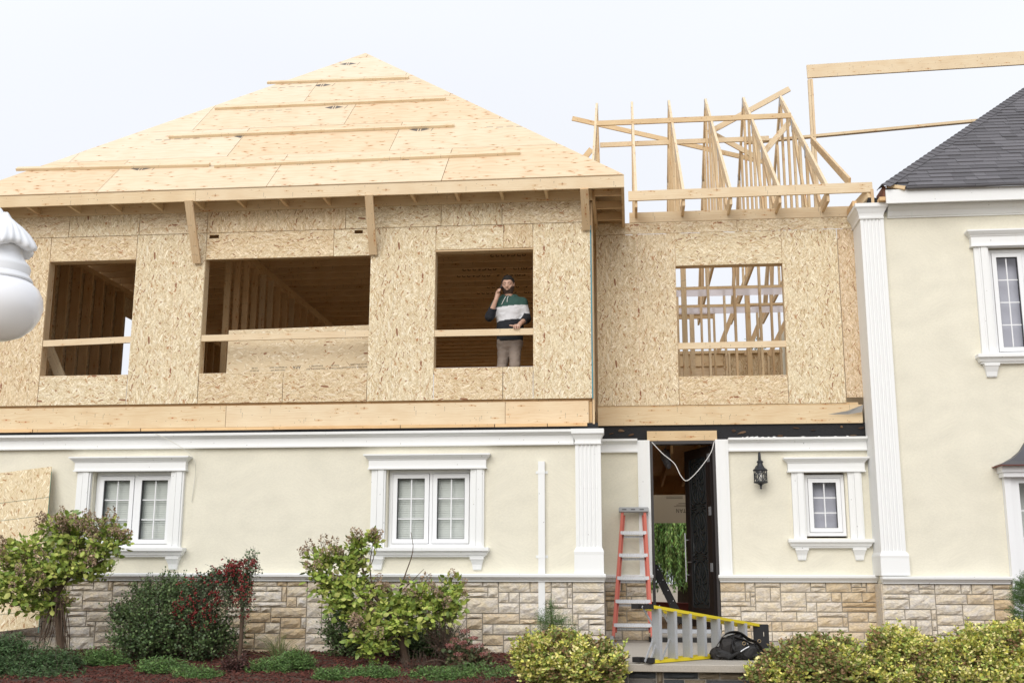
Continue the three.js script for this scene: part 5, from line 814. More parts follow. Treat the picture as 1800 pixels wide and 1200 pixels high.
// ---------------------------------------------------------------- ladders
const orange = S({ color: C(0.5, 0.1, 0.06), roughness: 0.5 }), yellow = S({ color: C(0.78, 0.62, 0.02), roughness: 0.45 });
const aluC = canvas(256, 256, (g, w, h) => { g.fillStyle = 'rgb(196,198,202)'; g.fillRect(0, 0, w, h); for (let i = 0; i < 700; i++) { const v = rr(120, 225); g.fillStyle = `rgba(${v},${v},${v},0.35)`; g.fillRect(rnd() * w, rnd() * h, rr(1, 3), rr(6, 60)); } for (let i = 0; i < 50; i++) { g.fillStyle = 'rgba(70,62,54,0.5)'; g.fillRect(rnd() * w, rnd() * h, rr(1, 6), rr(1, 7)); } });
const alu = S({ map: texture(aluC, 0.4, 0.4), metalness: 0.55, roughness: 0.5 }), cap = S({ color: C(0.34, 0.35, 0.36), roughness: 0.55 });
{
  const T = thing('stepladder', 'closed orange stepladder leaning upright beside the front door', 'ladder'), z0 = -0.62, z1 = -1.17, y0 = 0.125, y1 = 1.86, at = (s, y) => { const t = (y - y0) / (y1 - y0); return V(s < 0 ? -0.29 + 0.15 * t : 0.255 - 0.06 * t, y, z0 + (z1 - z0) * t); };
  for (const s of [-1, 1]) {
    const a = at(s, 0.2), b = at(s, y1), d = b.clone().sub(a), sd = V(1, 0, 0);
    const r = board(T, 'rail', a, b, 0.075, 0.012, orange, sd); for (const q of [-1, 1]) { const fl = part(r, 'flange', new THREE.BoxGeometry(d.length(), 0.01, 0.03), orange); fl.position.set(0, q * 0.034, s * -0.018); }
    const f = part(T, 'foot', new GB().loft(-0.022, 0.022, -0.045, [[0, 0.006, 0.05], [0.02, 0.006, 0.05], [0.085, 0, 0.035]]).build(), cap); f.position.copy(at(s, y0));
    board(T, 'rear_leg', at(s, 0.25).add(V(s * -0.03, 0, -0.07)), at(s, y1 - 0.05).add(V(s * -0.03, 0, -0.06)), 0.03, 0.05, orange, sd);
    board(T, 'spreader', at(s, 1.15).add(V(s * -0.012, 0, 0.02)), at(s, 1.4).add(V(s * -0.012, 0, -0.05)), 0.02, 0.006, alu, sd);
  }
  for (const y of [1.575, 1.27, 0.965, 0.66, 0.355]) {
    const a = at(-1, y), b = at(1, y), s = part(T, 'step', new GB().box(a.x + 0.008, b.x - 0.008, -0.014, 0.014, -0.045, 0.05).box(a.x + 0.008, b.x - 0.008, -0.034, -0.014, 0.042, 0.05).box(a.x + 0.008, b.x - 0.008, -0.034, -0.014, -0.045, -0.037).build(), alu); s.position.set(0, y, a.z);
    board(T, 'rear_bar', at(-1, y - 0.06).add(V(0.02, 0, -0.075)), at(1, y - 0.06).add(V(-0.02, 0, -0.075)), 0.03, 0.02, alu, V(0, 0, 1));
  }
  const cp = part(T, 'top_cap', new GB().loft(-0.165, 0.225, -0.09, [[0, 0.0, 0.06], [0.012, 0.012, 0.075], [0.055, 0.012, 0.075], [0.07, 0.0, 0.06]]).build(), cap); cp.position.set(0, y1 - 0.01, z1);
  for (const x of [-0.1, 0.02, 0.14]) part(cp, 'tool_slot', new GB().box(x - 0.03, x + 0.03, 0.03, 0.044, 0.074, 0.077).build(), M.gasket);
  rebase(T, V(0, 0.12, z0));
}
{
  const T = thing('stepladder', 'yellow and aluminium stepladder lying on its side across the porch', 'ladder'), p0 = V(0.16, 0.125, 3.2), p1 = V(1.4, 0.125, 1.58), D = p1.clone().sub(p0), L = D.length(); D.normalize(); const N = V(-D.z, 0, D.x).negate(); if (N.z < 0) N.negate();
  const f = (s, y, n = 0) => p0.clone().addScaledVector(D, s).add(V(0, y, 0)).addScaledVector(N, n), hi = (s) => 0.545 - 0.235 * s / L;
  const rail = (a, b, n) => { const r = board(T, 'rail', a, b, 0.03, 0.085, yellow, N); return r; };
  rail(f(0.0, 0.016), f(L - 0.02, 0.016)); rail(f(0.0, hi(0)), f(L - 0.02, hi(L)));
  for (const y of [0, 1]) board(T, 'rear_leg', f(0.05, y ? hi(0) - 0.02 : 0.02, -0.12), f(L - 0.1, y ? hi(L) - 0.02 : 0.02, -0.085), 0.028, 0.06, yellow, N);
  for (let k = 0; k < 7; k++) { // treads stand on end between the rails
    const s = 0.05 + k * 0.262, a = f(s, 0.03), b = f(s - 0.01, hi(s) - 0.015);
    const t = part(T, 'step', new THREE.BoxGeometry(b.y - a.y, 0.02, 0.1), alu); t.quaternion.setFromRotationMatrix(new THREE.Matrix4().makeBasis(V(0, 1, 0), D.clone().multiplyScalar(0.97).addScaledVector(N, 0.22).normalize(), V(0, 1, 0).cross(D.clone().multiplyScalar(0.97).addScaledVector(N, 0.22).normalize()))); t.position.copy(a).add(b).multiplyScalar(0.5).addScaledVector(D, 0.06);
    const lip = part(t, 'step_lip', new THREE.BoxGeometry(b.y - a.y, 0.034, 0.014), alu); lip.position.set(0, 0.008, 0.05); const lip2 = part(t, 'step_lip', new THREE.BoxGeometry(b.y - a.y, 0.034, 0.014), alu); lip2.position.set(0, 0.008, -0.05);
    if (k < 6) board(T, 'rear_bar', f(s + 0.17, 0.03, -0.11), f(s + 0.17, hi(s) - 0.03, -0.11), 0.028, 0.012, alu, N);
  }
  for (const [s, y] of [[0.02, 0.05], [0.1, 0.05], [0.3, 0.05]]) board(T, 'strut', f(s - 0.14, y - 0.03, 0.02), f(s + 0.05, y + 0.17, -0.02), 0.022, 0.006, alu, N);
  for (const s of [0.02, 0.3]) board(T, 'strut', f(s - 0.1, hi(0) - 0.0, -0.03), f(s + 0.09, hi(0) - 0.18, -0.05), 0.022, 0.006, alu, N);
  for (const [y, n] of [[0.0, 0], [0.0, -0.13], [hi(0) - 0.03, 0], [hi(0) - 0.03, -0.13]]) { const b = part(T, 'foot', new THREE.BoxGeometry(0.08, 0.05, 0.09), M.blackMatte); b.position.copy(f(-0.03, y + 0.03, n)); b.rotation.y = Math.atan2(-D.z, D.x); }
  const cp = part(T, 'top_cap', (() => { const s = new THREE.Shape([[-0.08, -0.16], [0.08, -0.16], [0.09, -0.15], [0.09, 0.15], [0.08, 0.16], [-0.08, 0.16]].map((q) => new THREE.Vector2(...q))); for (const [x, y, r] of [[-0.02, 0.12, 0.016], [0.035, 0.115, 0.008], [-0.01, -0.01, 0.009], [0.02, 0.0, 0.008], [-0.025, -0.1, 0.014]]) { const h = new THREE.Path(); h.absarc(x, y, r, 0, 7, false); s.holes.push(h); } const sl = new THREE.Path(); sl.moveTo(0.028, 0.03); sl.lineTo(0.028, 0.08); sl.lineTo(0.042, 0.08); sl.lineTo(0.042, 0.03); s.holes.push(sl); return new THREE.ExtrudeGeometry(s, { depth: 0.03, bevelEnabled: false }); })(), M.black); cp.position.copy(f(L - 0.04, 0.165, 0.03)); cp.rotation.y = Math.atan2(-D.z, D.x) - 0.75;
  rebase(T, f(L / 2, 0, 0));
}
// ---------------------------------------------------------------- tool belt
{
  const T = thing('tool_belt', 'black leather tool belt with pouches heaped on the porch', 'tool belt'), o = V(1.06, 0.12, 2.45);
  const lump = (x, y, z, a, b, c, s, rz = 0) => { const g = new THREE.IcosahedronGeometry(1, 4), P = g.attributes.position; for (let i = 0; i < P.count; i++) { const v = V(P.getX(i), P.getY(i), P.getZ(i)), q = v.clone().set(Math.sign(v.x) * Math.pow(Math.abs(v.x), 0.62), Math.sign(v.y) * Math.pow(Math.abs(v.y), 0.62), Math.sign(v.z) * Math.pow(Math.abs(v.z), 0.62)), n = 1 + 0.16 * noise.noise(v.x * 2.4 + s, v.y * 2.4, v.z * 2.4) + 0.05 * noise.noise(v.x * 8 + s, v.y * 8, v.z * 8); P.setXYZ(i, q.x * a * n, q.y * b * n, q.z * c * n); } g.computeVertexNormals(); const m = part(T, 'pouch', g, pick([leather, leather2])); m.position.set(o.x + x, o.y + y, o.z + z); m.rotation.z = rz; return m; };
  const leather = S({ color: C(0.009, 0.008, 0.008), roughness: 0.6 }), leather2 = S({ color: C(0.016, 0.013, 0.012), roughness: 0.7 });
  lump(-0.2, 0.06, 0.02, 0.07, 0.065, 0.07, 1, 0.5); lump(-0.1, 0.12, 0, 0.08, 0.1, 0.07, 2, -0.2); lump(0.04, 0.1, 0.04, 0.08, 0.1, 0.07, 3, 0.3); lump(0.13, 0.08, 0.05, 0.09, 0.075, 0.08, 4, 0.4); lump(0.22, 0.05, 0.02, 0.07, 0.05, 0.07, 5, 0.2); lump(-0.02, 0.2, -0.04, 0.1, 0.05, 0.07, 6, 0.25); lump(0.06, 0.05, -0.06, 0.2, 0.05, 0.07, 7); lump(-0.13, 0.05, 0.06, 0.1, 0.045, 0.05, 8, -0.3);
  const strap = (pts, w, name) => { const c = new THREE.CatmullRomCurve3(pts.map(([x, y, z]) => V(o.x + x, o.y + y, o.z + z))), G = new GB(), n = 22; for (let i = 0; i < n; i++) { const a = c.getPoint(i / n), b = c.getPoint((i + 1) / n), e = V(0.15, 0.3, 1).normalize().multiplyScalar(w / 2), q = (p, s, h) => p.clone().addScaledVector(e, s).add(V(0, h, 0)).toArray(); G.quad(q(a, -1, 0.004), q(a, 1, 0.004), q(b, 1, 0.004), q(b, -1, 0.004)).quad(q(a, 1, 0.004), q(a, 1, -0.004), q(b, 1, -0.004), q(b, 1, 0.004)).quad(q(a, 1, -0.004), q(a, -1, -0.004), q(b, -1, -0.004), q(b, 1, -0.004)); } part(T, name, G.build(), leather2); };
  strap([[-0.27, 0.02, 0.05], [-0.2, 0.14, 0.03], [-0.1, 0.26, 0], [0.03, 0.27, -0.02], [0.14, 0.2, 0], [0.22, 0.17, 0.0], [0.25, 0.1, 0.06], [0.29, 0.01, 0.1]], 0.085, 'belt'); strap([[-0.02, 0.23, 0.04], [0.08, 0.2, 0.08], [0.16, 0.16, 0.08], [0.24, 0.18, 0.02]], 0.05, 'strap'); strap([[0.2, 0.18, 0.06], [0.255, 0.12, 0.1], [0.275, 0.04, 0.12], [0.25, 0.005, 0.14]], 0.05, 'strap');
  const tool = (n, pts, r, m) => part(T, n, tubeG(pts.map(([x, y, z]) => V(o.x + x, o.y + y, o.z + z)), r, 8), m);
  tool('hammer_handle', [[-0.1, 0.02, 0.15], [-0.03, 0.06, 0.16], [0.03, 0.09, 0.16]], 0.015, M.blackMatte); tool('hammer_shaft', [[0.03, 0.09, 0.16], [0.07, 0.115, 0.155], [0.12, 0.14, 0.15]], 0.007, M.metal);
  tool('cord', [[-0.02, 0.24, 0.06], [-0.05, 0.15, 0.11], [-0.02, 0.1, 0.13], [0.06, 0.12, 0.14]], 0.003, M.black);
  for (const [x, y, z] of [[0.235, 0.19, 0.05], [0.07, 0.17, 0.13]]) { const b = part(T, 'buckle', new THREE.TorusGeometry(0.016, 0.004, 6, 14), S({ color: C(0.35, 0.26, 0.15), metalness: 0.7, roughness: 0.4 })); b.position.set(o.x + x, o.y + y, o.z + z); }
  rebase(T, o);
}
// ---------------------------------------------------------------- wall lantern
{
  const p = px(1337, 830, -1.17), T = thing('wall_lantern', 'dark iron wall lantern beside the small entry window', 'lantern'), lathe = (pts, n = 20) => new THREE.LatheGeometry(pts.map(([r, y]) => new THREE.Vector2(r, y)), n);
  const add = (n, g, m = M.iron) => { const q = part(T, n, g, m); q.position.copy(p); return q; };
  add('cap', lathe([[0, 0.175], [0.02, 0.17], [0.045, 0.15], [0.046, 0.14], [0.036, 0.13], [0.04, 0.1], [0.06, 0.065], [0.1, 0.035], [0.102, 0.025], [0.094, 0.018], [0, 0.018]]));
  add('base_plate', lathe([[0, -0.155], [0.06, -0.155], [0.095, -0.145], [0.098, -0.135], [0.09, -0.125], [0, -0.125]])); add('finial', lathe([[0, -0.235], [0.012, -0.225], [0.014, -0.21], [0.008, -0.2], [0.02, -0.188], [0.016, -0.175], [0.05, -0.156], [0, -0.15]]));
  add('glass', new THREE.CylinderGeometry(0.078, 0.082, 0.15, 20, 1, true).translate(0, -0.055, 0), M.glass); add('bulb', new THREE.SphereGeometry(0.026, 12, 10).scale(1, 1.4, 1).translate(0, -0.06, 0), S({ color: C(0.75, 0.73, 0.68), roughness: 0.3 }));
  for (let k = 0; k < 6; k++) { const a = k * 1.047 + 0.3, c = Math.cos(a) * 0.088, s = Math.sin(a) * 0.088, b = a + 1.047, c2 = Math.cos(b) * 0.088, s2 = Math.sin(b) * 0.088; add('bar', tubeG([V(c, 0.02, s), V(c, -0.05, s), V(c, -0.13, s)], 0.005, 5)); add('cross_bar', merged([tubeG([V(c, 0.015, s), V((c + c2) / 2 * 1.06, -0.055, (s + s2) / 2 * 1.06), V(c2, -0.125, s2)], 0.0045, 5), tubeG([V(c2, 0.015, s2), V((c + c2) / 2 * 1.06, -0.055, (s + s2) / 2 * 1.06), V(c, -0.125, s)], 0.0045, 5)])); }
  add('arm', tubeG([V(0, 0.17, 0), V(0, 0.24, 0.0), V(0, 0.275, -0.035), V(0, 0.25, -0.08), V(0, 0.16, -0.115), V(0, 0.05, -0.145)], (t) => 0.016 - 0.004 * t, 8)); add('wall_plate', new THREE.CylinderGeometry(0.055, 0.06, 0.02, 18).rotateX(Math.PI / 2).translate(0, 0.06, -0.15));
  rebase(T, p);
}
// ---------------------------------------------------------------- white globe lamp close to the camera
{
  const z = 8.5, c = px(-6, 537, z), T = thing('globe_lamp', 'white post lamp with hanging milk glass globe and leaf ornament', 'street lamp'), lathe = (pts) => new THREE.LatheGeometry(pts.map(([r, y]) => new THREE.Vector2(r, y)), 90);
  const k = (14.9 - z) / 2000 * 1.006, wm = S({ color: C(0.78, 0.8, 0.83), roughness: 0.35 }), add = (n, g, m = wm) => { const q = part(T, n, g, m); q.position.copy(c); return q; };
  const pr = (arr) => lathe(arr.map(([x, y]) => [Math.max(0, (x + 6)) * k, (537 - y) * k]));
  add('globe', pr([[-6, 605], [20, 602], [42, 593], [60, 577], [72, 556], [76, 538], [74, 520], [66, 503], [54, 492], [40, 484]]), S({ color: C(0.84, 0.85, 0.88), roughness: 0.22 }));
  add('rim', pr([[40, 486], [46, 487], [50, 490], [54, 488], [52, 484], [47, 477], [46, 475], [40, 473], [-6, 473]]));
  add('hood', pr([[46, 476], [47.5, 462], [45, 456], [38, 448], [33, 440], [30.5, 434], [30, 424], [31, 418], [-6, 418]]));
  // leaf ornament curling over the end of the arm
  const og = lathe([[4, 352], [10, 362], [20, 371], [33, 381], [45, 394], [54, 408], [59, 418], [57, 425], [50, 427], [40, 424], [34, 418], [28, 420]].map(([r, y]) => [r * k, (537 - y) * k])), OP = og.attributes.position;
  for (let i = 0; i < OP.count; i++) { const x = OP.getX(i), z_ = OP.getZ(i), r = Math.hypot(x, z_), a = Math.atan2(z_, x), w = Math.min(1, r / (50 * k)), f = 1 + w * (0.1 * Math.cos(a * 5) + 0.045 * Math.cos(a * 25)); OP.setXYZ(i, x * f, OP.getY(i) - w * k * 5 * Math.cos(a * 5), z_ * f); }
  og.computeVertexNormals(); add('leaf_ornament', og);
  add('arm', tubeG([V(0, (537 - 420) * k, 0), V(-0.01, (537 - 385) * k, 0), V(-0.12, (537 - 340) * k, 0), V(-0.38, (537 - 330) * k, 0), V(-0.62, (537 - 400) * k, 0), V(-0.72, (537 - 470) * k, 0)], (t) => 0.05 - 0.012 * t, 12));
  const gy = -0.55 - c.y; add('post', lathe([[0.2, gy], [0.2, gy + 0.12], [0.13, gy + 0.2], [0.1, gy + 0.6], [0.075, gy + 0.66], [0.06, gy + 1.4], [0.055, 0.4], [0.075, 0.42], [0.05, 0.5], [0.02, 0.85], [0, 0.9]]).translate(-0.72, 0, 0));
  rebase(T, V(c.x - 0.72, -0.55, c.z));
}
// ---------------------------------------------------------------- person at the window
function isoMesh(sdf, lo, hi, cell, colour) { // surface nets
  const nx = Math.ceil((hi.x - lo.x) / cell) + 1, ny = Math.ceil((hi.y - lo.y) / cell) + 1, nz = Math.ceil((hi.z - lo.z) / cell) + 1, F = new Float32Array(nx * ny * nz), id = new Int32Array(nx * ny * nz).fill(-1), P = [], N = [], Cc = [], I = [], at = (i, j, k) => (k * ny + j) * nx + i;
  for (let k = 0; k < nz; k++) for (let j = 0; j < ny; j++) for (let i = 0; i < nx; i++) F[at(i, j, k)] = sdf(lo.x + i * cell, lo.y + j * cell, lo.z + k * cell);
  for (let k = 0; k + 1 < nz; k++) for (let j = 0; j + 1 < ny; j++) for (let i = 0; i + 1 < nx; i++) {
    let m = 0, x = 0, y = 0, z = 0, n = 0; const v = [];
    for (let c = 0; c < 8; c++) { const q = F[at(i + (c & 1), j + ((c >> 1) & 1), k + (c >> 2))]; v.push(q); if (q < 0) m++; }
    if (m === 0 || m === 8) continue;
    for (let a = 0; a < 8; a++) for (const s of [1, 2, 4]) if (!(a & s)) { const b = a | s; if ((v[a] < 0) !== (v[b] < 0)) { const t = v[a] / (v[a] - v[b]); x += (a & 1) + (s === 1 ? t : 0); y += ((a >> 1) & 1) + (s === 2 ? t : 0); z += (a >> 2) + (s === 4 ? t : 0); n++; } }
    const X = lo.x + (i + x / n) * cell, Y = lo.y + (j + y / n) * cell, Z = lo.z + (k + z / n) * cell, e = cell * 0.6;
    id[at(i, j, k)] = P.length / 3; P.push(X, Y, Z);
    const g = V(sdf(X + e, Y, Z) - sdf(X - e, Y, Z), sdf(X, Y + e, Z) - sdf(X, Y - e, Z), sdf(X, Y, Z + e) - sdf(X, Y, Z - e)).normalize(); N.push(g.x, g.y, g.z); if (colour) Cc.push(...colour(X, Y, Z));
  }
  for (let k = 1; k + 1 < nz; k++) for (let j = 1; j + 1 < ny; j++) for (let i = 1; i + 1 < nx; i++) {
    const s = F[at(i, j, k)] < 0; const q = (a, b, c, d) => { if (Math.min(a, b, c, d) < 0) return; if (s) I.push(a, b, c, a, c, d); else I.push(a, c, b, a, d, c); };
    if (s !== F[at(i + 1, j, k)] < 0) q(id[at(i, j - 1, k - 1)], id[at(i, j, k - 1)], id[at(i, j, k)], id[at(i, j - 1, k)]);
    if (s !== F[at(i, j + 1, k)] < 0) q(id[at(i - 1, j, k - 1)], id[at(i - 1, j, k)], id[at(i, j, k)], id[at(i, j, k - 1)]);
    if (s !== F[at(i, j, k + 1)] < 0) q(id[at(i - 1, j - 1, k)], id[at(i, j - 1, k)], id[at(i, j, k)], id[at(i - 1, j, k)]);
  }
  const g = new THREE.BufferGeometry(); g.setAttribute('position', new THREE.Float32BufferAttribute(P, 3)); g.setAttribute('normal', new THREE.Float32BufferAttribute(N, 3)); if (colour) g.setAttribute('color', new THREE.Float32BufferAttribute(Cc, 3)); g.setIndex(I); return g;
}
{
  const cap = (x, y, z, a, b, ra, rb, sz = 1) => { const dx = b.x - a.x, dy = b.y - a.y, dz = (b.z - a.z) / sz, px_ = x - a.x, py = y - a.y, pz = (z - a.z) / sz, t = Math.max(0, Math.min(1, (px_ * dx + py * dy + pz * dz) / (dx * dx + dy * dy + dz * dz + 1e-9))), ex = px_ - t * dx, ey = py - t * dy, ez = pz - t * dz; return (Math.sqrt(ex * ex + ey * ey + ez * ez) - (ra + (rb - ra) * t)) * (sz < 1 ? 0.85 : 1); };
  const sm = (a, b, k) => { const h = Math.max(0, k - Math.abs(a - b)) / k; return Math.min(a, b) - h * h * k * 0.25; };
  const ell = (x, y, z, c, a, b, d) => { const u = (x - c.x) / a, v = (y - c.y) / b, w = (z - c.z) / d, l = Math.sqrt(u * u + v * v + w * w); return (l - 1) * Math.min(a, b, d); };
  const T = thing('person', 'bearded man in green, white and black hoodie phoning at the upper window opening', 'person'), H = V(-1.648, 4.93, -0.31);
  const neck = V(-1.638, 4.79, -0.34), chest = V(-1.63, 4.62, -0.36), waist = V(-1.625, 4.3, -0.36), pel = V(-1.625, 4.16, -0.37);
  const SL = V(-1.8, 4.685, -0.37), EL = V(-1.895, 4.47, -0.24), WL = V(-1.8, 4.69, -0.17), SR = V(-1.455, 4.69, -0.36), ER = V(-1.395, 4.45, -0.33), WR = V(-1.455, 4.335, -0.1);
  const KL = V(-1.73, 3.76, -0.36), KR = V(-1.545, 3.78, -0.24), HL = V(-1.7, 4.12, -0.38), HR = V(-1.555, 4.12, -0.37), AL = V(-1.74, 3.37, -0.42), AR = V(-1.56, 3.37, -0.38);
  const torso = (x, y, z, d) => { let q = cap(x, y, z, V(-1.74, 4.6, -0.36), V(-1.52, 4.6, -0.36), 0.115 + d, 0.115 + d, 0.95); q = sm(q, cap(x, y, z, chest, waist, 0.165 + d, 0.162 + d, 0.76), 0.08); q = sm(q, cap(x, y, z, waist, pel, 0.162 + d, 0.165 + d, 0.78), 0.06); return q; };
  const armL = (x, y, z, d) => sm(cap(x, y, z, SL, EL, 0.062 + d, 0.048 + d), cap(x, y, z, EL, WL, 0.047 + d, 0.03 + d), 0.02), armR = (x, y, z, d) => sm(cap(x, y, z, SR, ER, 0.064 + d, 0.05 + d), cap(x, y, z, ER, WR, 0.047 + d, 0.03 + d), 0.02);
  const legs = (x, y, z, d) => { const l = sm(cap(x, y, z, HL, KL, 0.09 + d, 0.06 + d), cap(x, y, z, KL, AL, 0.058 + d, 0.038 + d), 0.04), r = sm(cap(x, y, z, HR, KR, 0.09 + d, 0.06 + d), cap(x, y, z, KR, AR, 0.058 + d, 0.038 + d), 0.04); return sm(sm(l, r, 0.03), cap(x, y, z, HL, HR, 0.088 + d, 0.088 + d, 0.95), 0.05); };
  const skinC = S({ color: C(0.54, 0.33, 0.24), roughness: 0.55 });
  // body: trunk, limbs, then head and hands on finer grids, in one mesh
  const yaw = -0.06, pt = 0.24, cp = Math.cos(pt), sp = Math.sin(pt), cy = Math.cos(yaw), sy = Math.sin(yaw), loc = (x, y, z) => { const a = (x - H.x), b = y - H.y, c = z - H.z; const f = a * sy + c * cy; return [a * cy - c * sy, b * cp + f * sp, f * cp - b * sp]; };
  const head = (X, Y, Z) => {
    const [x, y, z] = loc(X, Y, Z); let d = ell(x, y, z, V(0, 0.035, -0.012), 0.079, 0.098, 0.098);
    d = sm(d, cap(x, y, z, V(0, -0.03, 0.022), V(0, -0.085, 0.04), 0.062, 0.036), 0.05); d = sm(d, cap(x, y, z, V(-0.03, -0.055, 0.02), V(0.03, -0.055, 0.02), 0.046, 0.046), 0.03);
    d = sm(d, cap(x, y, z, V(0, 0.02, 0.084), V(0, -0.018, 0.097), 0.008, 0.0135), 0.016); d = sm(d, cap(x, y, z, V(-0.042, 0.036, 0.075), V(0.042, 0.036, 0.075), 0.012, 0.012), 0.02);
    for (const s of [-1, 1]) { d = Math.max(d, -ell(x, y, z, V(s * 0.033, 0.014, 0.1), 0.018, 0.012, 0.018)); d = sm(d, ell(x, y, z, V(s * 0.033, 0.012, 0.079), 0.014, 0.012, 0.012), 0.006); d = sm(d, ell(x, y, z, V(s * 0.082, 0.002, -0.008), 0.011, 0.033, 0.02), 0.012); d = sm(d, ell(x, y, z, V(s * 0.045, -0.025, 0.062), 0.024, 0.02, 0.02), 0.02); }
    d = sm(d, ell(x, y, z, V(0, -0.056, 0.093), 0.024, 0.007, 0.009), 0.006); d = sm(d, ell(x, y, z, V(0, -0.068, 0.09), 0.02, 0.008, 0.009), 0.006);
    return sm(d, cap(X, Y, Z, neck.clone().add(V(0, -0.05, 0)), V(H.x, H.y - 0.04, H.z - 0.025), 0.062, 0.056), 0.03);
  };
  const handR = (() => { // resting over the rail, fingers curled down its front
    const w = WR, p = V(-1.49, 4.285, -0.03), F = [[-0.035, 0.062], [-0.012, 0.07], [0.012, 0.068], [0.034, 0.055]].map(([o, l]) => { const a = V(p.x + o, p.y - 0.006, p.z + 0.025), b = a.clone().add(V(-0.004, -0.012, l * 0.42)), c = b.clone().add(V(0, -l * 0.5, 0.004)); return [a, b, c]; }), th = [V(p.x - 0.04, p.y, p.z - 0.005), V(p.x - 0.07, p.y + 0.004, p.z + 0.01), V(p.x - 0.1, p.y + 0.008, p.z + 0.012)];
    return (x, y, z) => { let d = cap(x, y, z, w, p.clone().add(V(0.012, 0.006, -0.03)), 0.029, 0.03); d = sm(d, cap(x, y, z, V(p.x - 0.026, p.y + 0.002, p.z), V(p.x + 0.026, p.y + 0.002, p.z), 0.021, 0.02), 0.025); d = sm(d, cap(x, y, z, V(p.x - 0.026, p.y, p.z + 0.02), V(p.x + 0.026, p.y, p.z + 0.02), 0.016, 0.016), 0.02); for (const [a, b, c] of F) d = sm(d, Math.min(cap(x, y, z, a, b, 0.0095, 0.009), cap(x, y, z, b, c, 0.009, 0.0075)), 0.006); return sm(d, Math.min(cap(x, y, z, th[0], th[1], 0.013, 0.011), cap(x, y, z, th[1], th[2], 0.011, 0.009)), 0.012); };
  })();
  const handL = (() => { // holding the phone to the ear
    const p = V(-1.777, 4.775, -0.185), F = [[0.036, 0.8], [0.013, 0.95], [-0.01, 0.9], [-0.033, 0.72]].map(([o, l]) => { const a = p.clone().add(V(-0.002, 0.022 + o * 0.5, 0.012 - o * 0.3)), b = a.clone().add(V(0.012, 0.022 * l, 0.036 * l)), c = b.clone().add(V(0.035 * l, 0.006, 0.01)); return [a, b, c]; }), th = [p.clone().add(V(0.008, 0.0, -0.03)), p.clone().add(V(0.014, 0.045, -0.04)), p.clone().add(V(0.022, 0.08, -0.035))];
    return (x, y, z) => { let d = cap(x, y, z, WL, p, 0.028, 0.03); d = sm(d, cap(x, y, z, p.clone().add(V(0, -0.015, -0.02)), p.clone().add(V(0, 0.03, 0.015)), 0.024, 0.02), 0.025); for (const [a, b, c] of F) d = sm(d, Math.min(cap(x, y, z, a, b, 0.0095, 0.009), cap(x, y, z, b, c, 0.009, 0.0075)), 0.006); return sm(d, Math.min(cap(x, y, z, th[0], th[1], 0.013, 0.011), cap(x, y, z, th[1], th[2], 0.011, 0.009)), 0.012); };
  })();
  const foot = (x, y, z, A, s) => cap(x, y, z, V(A.x, 3.345, A.z - 0.03), V(A.x + s * 0.02, 3.33, A.z + 0.16), 0.042, 0.032);
  const bodyG = mergeGeometries([
    isoMesh((x, y, z) => sm(sm(torso(x, y, z, -0.012), Math.min(armL(x, y, z, -0.002), armR(x, y, z, -0.002)), 0.04), sm(legs(x, y, z, -0.012), Math.min(foot(x, y, z, AL, -1), foot(x, y, z, AR, 1)), 0.02), 0.04), V(-2.0, 3.28, -0.62), V(-1.26, 4.84, 0.02), 0.012),
    isoMesh(head, V(-1.78, 4.7, -0.45), V(-1.52, 5.1, -0.16), 0.004), isoMesh(handR, V(-1.63, 4.2, -0.16), V(-1.4, 4.4, 0.06), 0.0035), isoMesh(handL, V(-1.86, 4.63, -0.26), V(-1.7, 4.9, -0.08), 0.0035)]);
  part(T, 'body', bodyG, skinC);
  const fold = (x, y, z, s, a) => a * (noise.noise(x * s, y * s * 1.6, z * s) + 0.5 * noise.noise(x * s * 2.3 + 4, y * s * 3, z * s * 2));
  const green = [0.035, 0.085, 0.07], white = [0.66, 0.66, 0.68], black = [0.014, 0.015, 0.019];
  const along = (p, a, b) => { const d = b.clone().sub(a); return p.clone().sub(a).dot(d) / d.lengthSq(); };
  const hoodieD = (x, y, z) => { let a = sm(armL(x, y, z, 0.014), armR(x, y, z, 0.014), 0.001), t = sm(torso(x, y, z, 0.012), a, 0.035); t = sm(t, cap(x, y, z, V(-1.7, 4.755, -0.38), V(-1.58, 4.755, -0.38), 0.06, 0.06), 0.05); for (let k = 0; k < 7; k++) { const u = k / 6 * 4.4 - 3.8 + 0.0, v = (k + 1) / 6 * 4.4 - 3.8; if (k < 6) t = sm(t, cap(x, y, z, V(-1.635 + 0.085 * Math.cos(u), 4.775 + 0.012 * Math.sin(u), -0.36 - 0.075 * Math.sin(u)), V(-1.635 + 0.085 * Math.cos(v), 4.775 + 0.012 * Math.sin(v), -0.36 - 0.075 * Math.sin(v)), 0.026, 0.026), 0.02); } t += fold(x, y, z, 11, 0.006); t = Math.max(t, 4.135 - y); // hem, cuffs, neck opening
    t = Math.max(t, -cap(x, y, z, V(-1.638, 4.77, -0.33), V(-1.645, 4.95, -0.29), 0.066, 0.07)); const l = cap(x, y, z, WL.clone().lerp(EL, 0.36), WL.clone().add(V(0.04, 0.12, 0.02)), 0.06, 0.08), r = cap(x, y, z, WR.clone().lerp(ER, 0.3), WR.clone().add(V(-0.04, -0.06, 0.12)), 0.06, 0.09); return Math.max(t, -l, -r); };
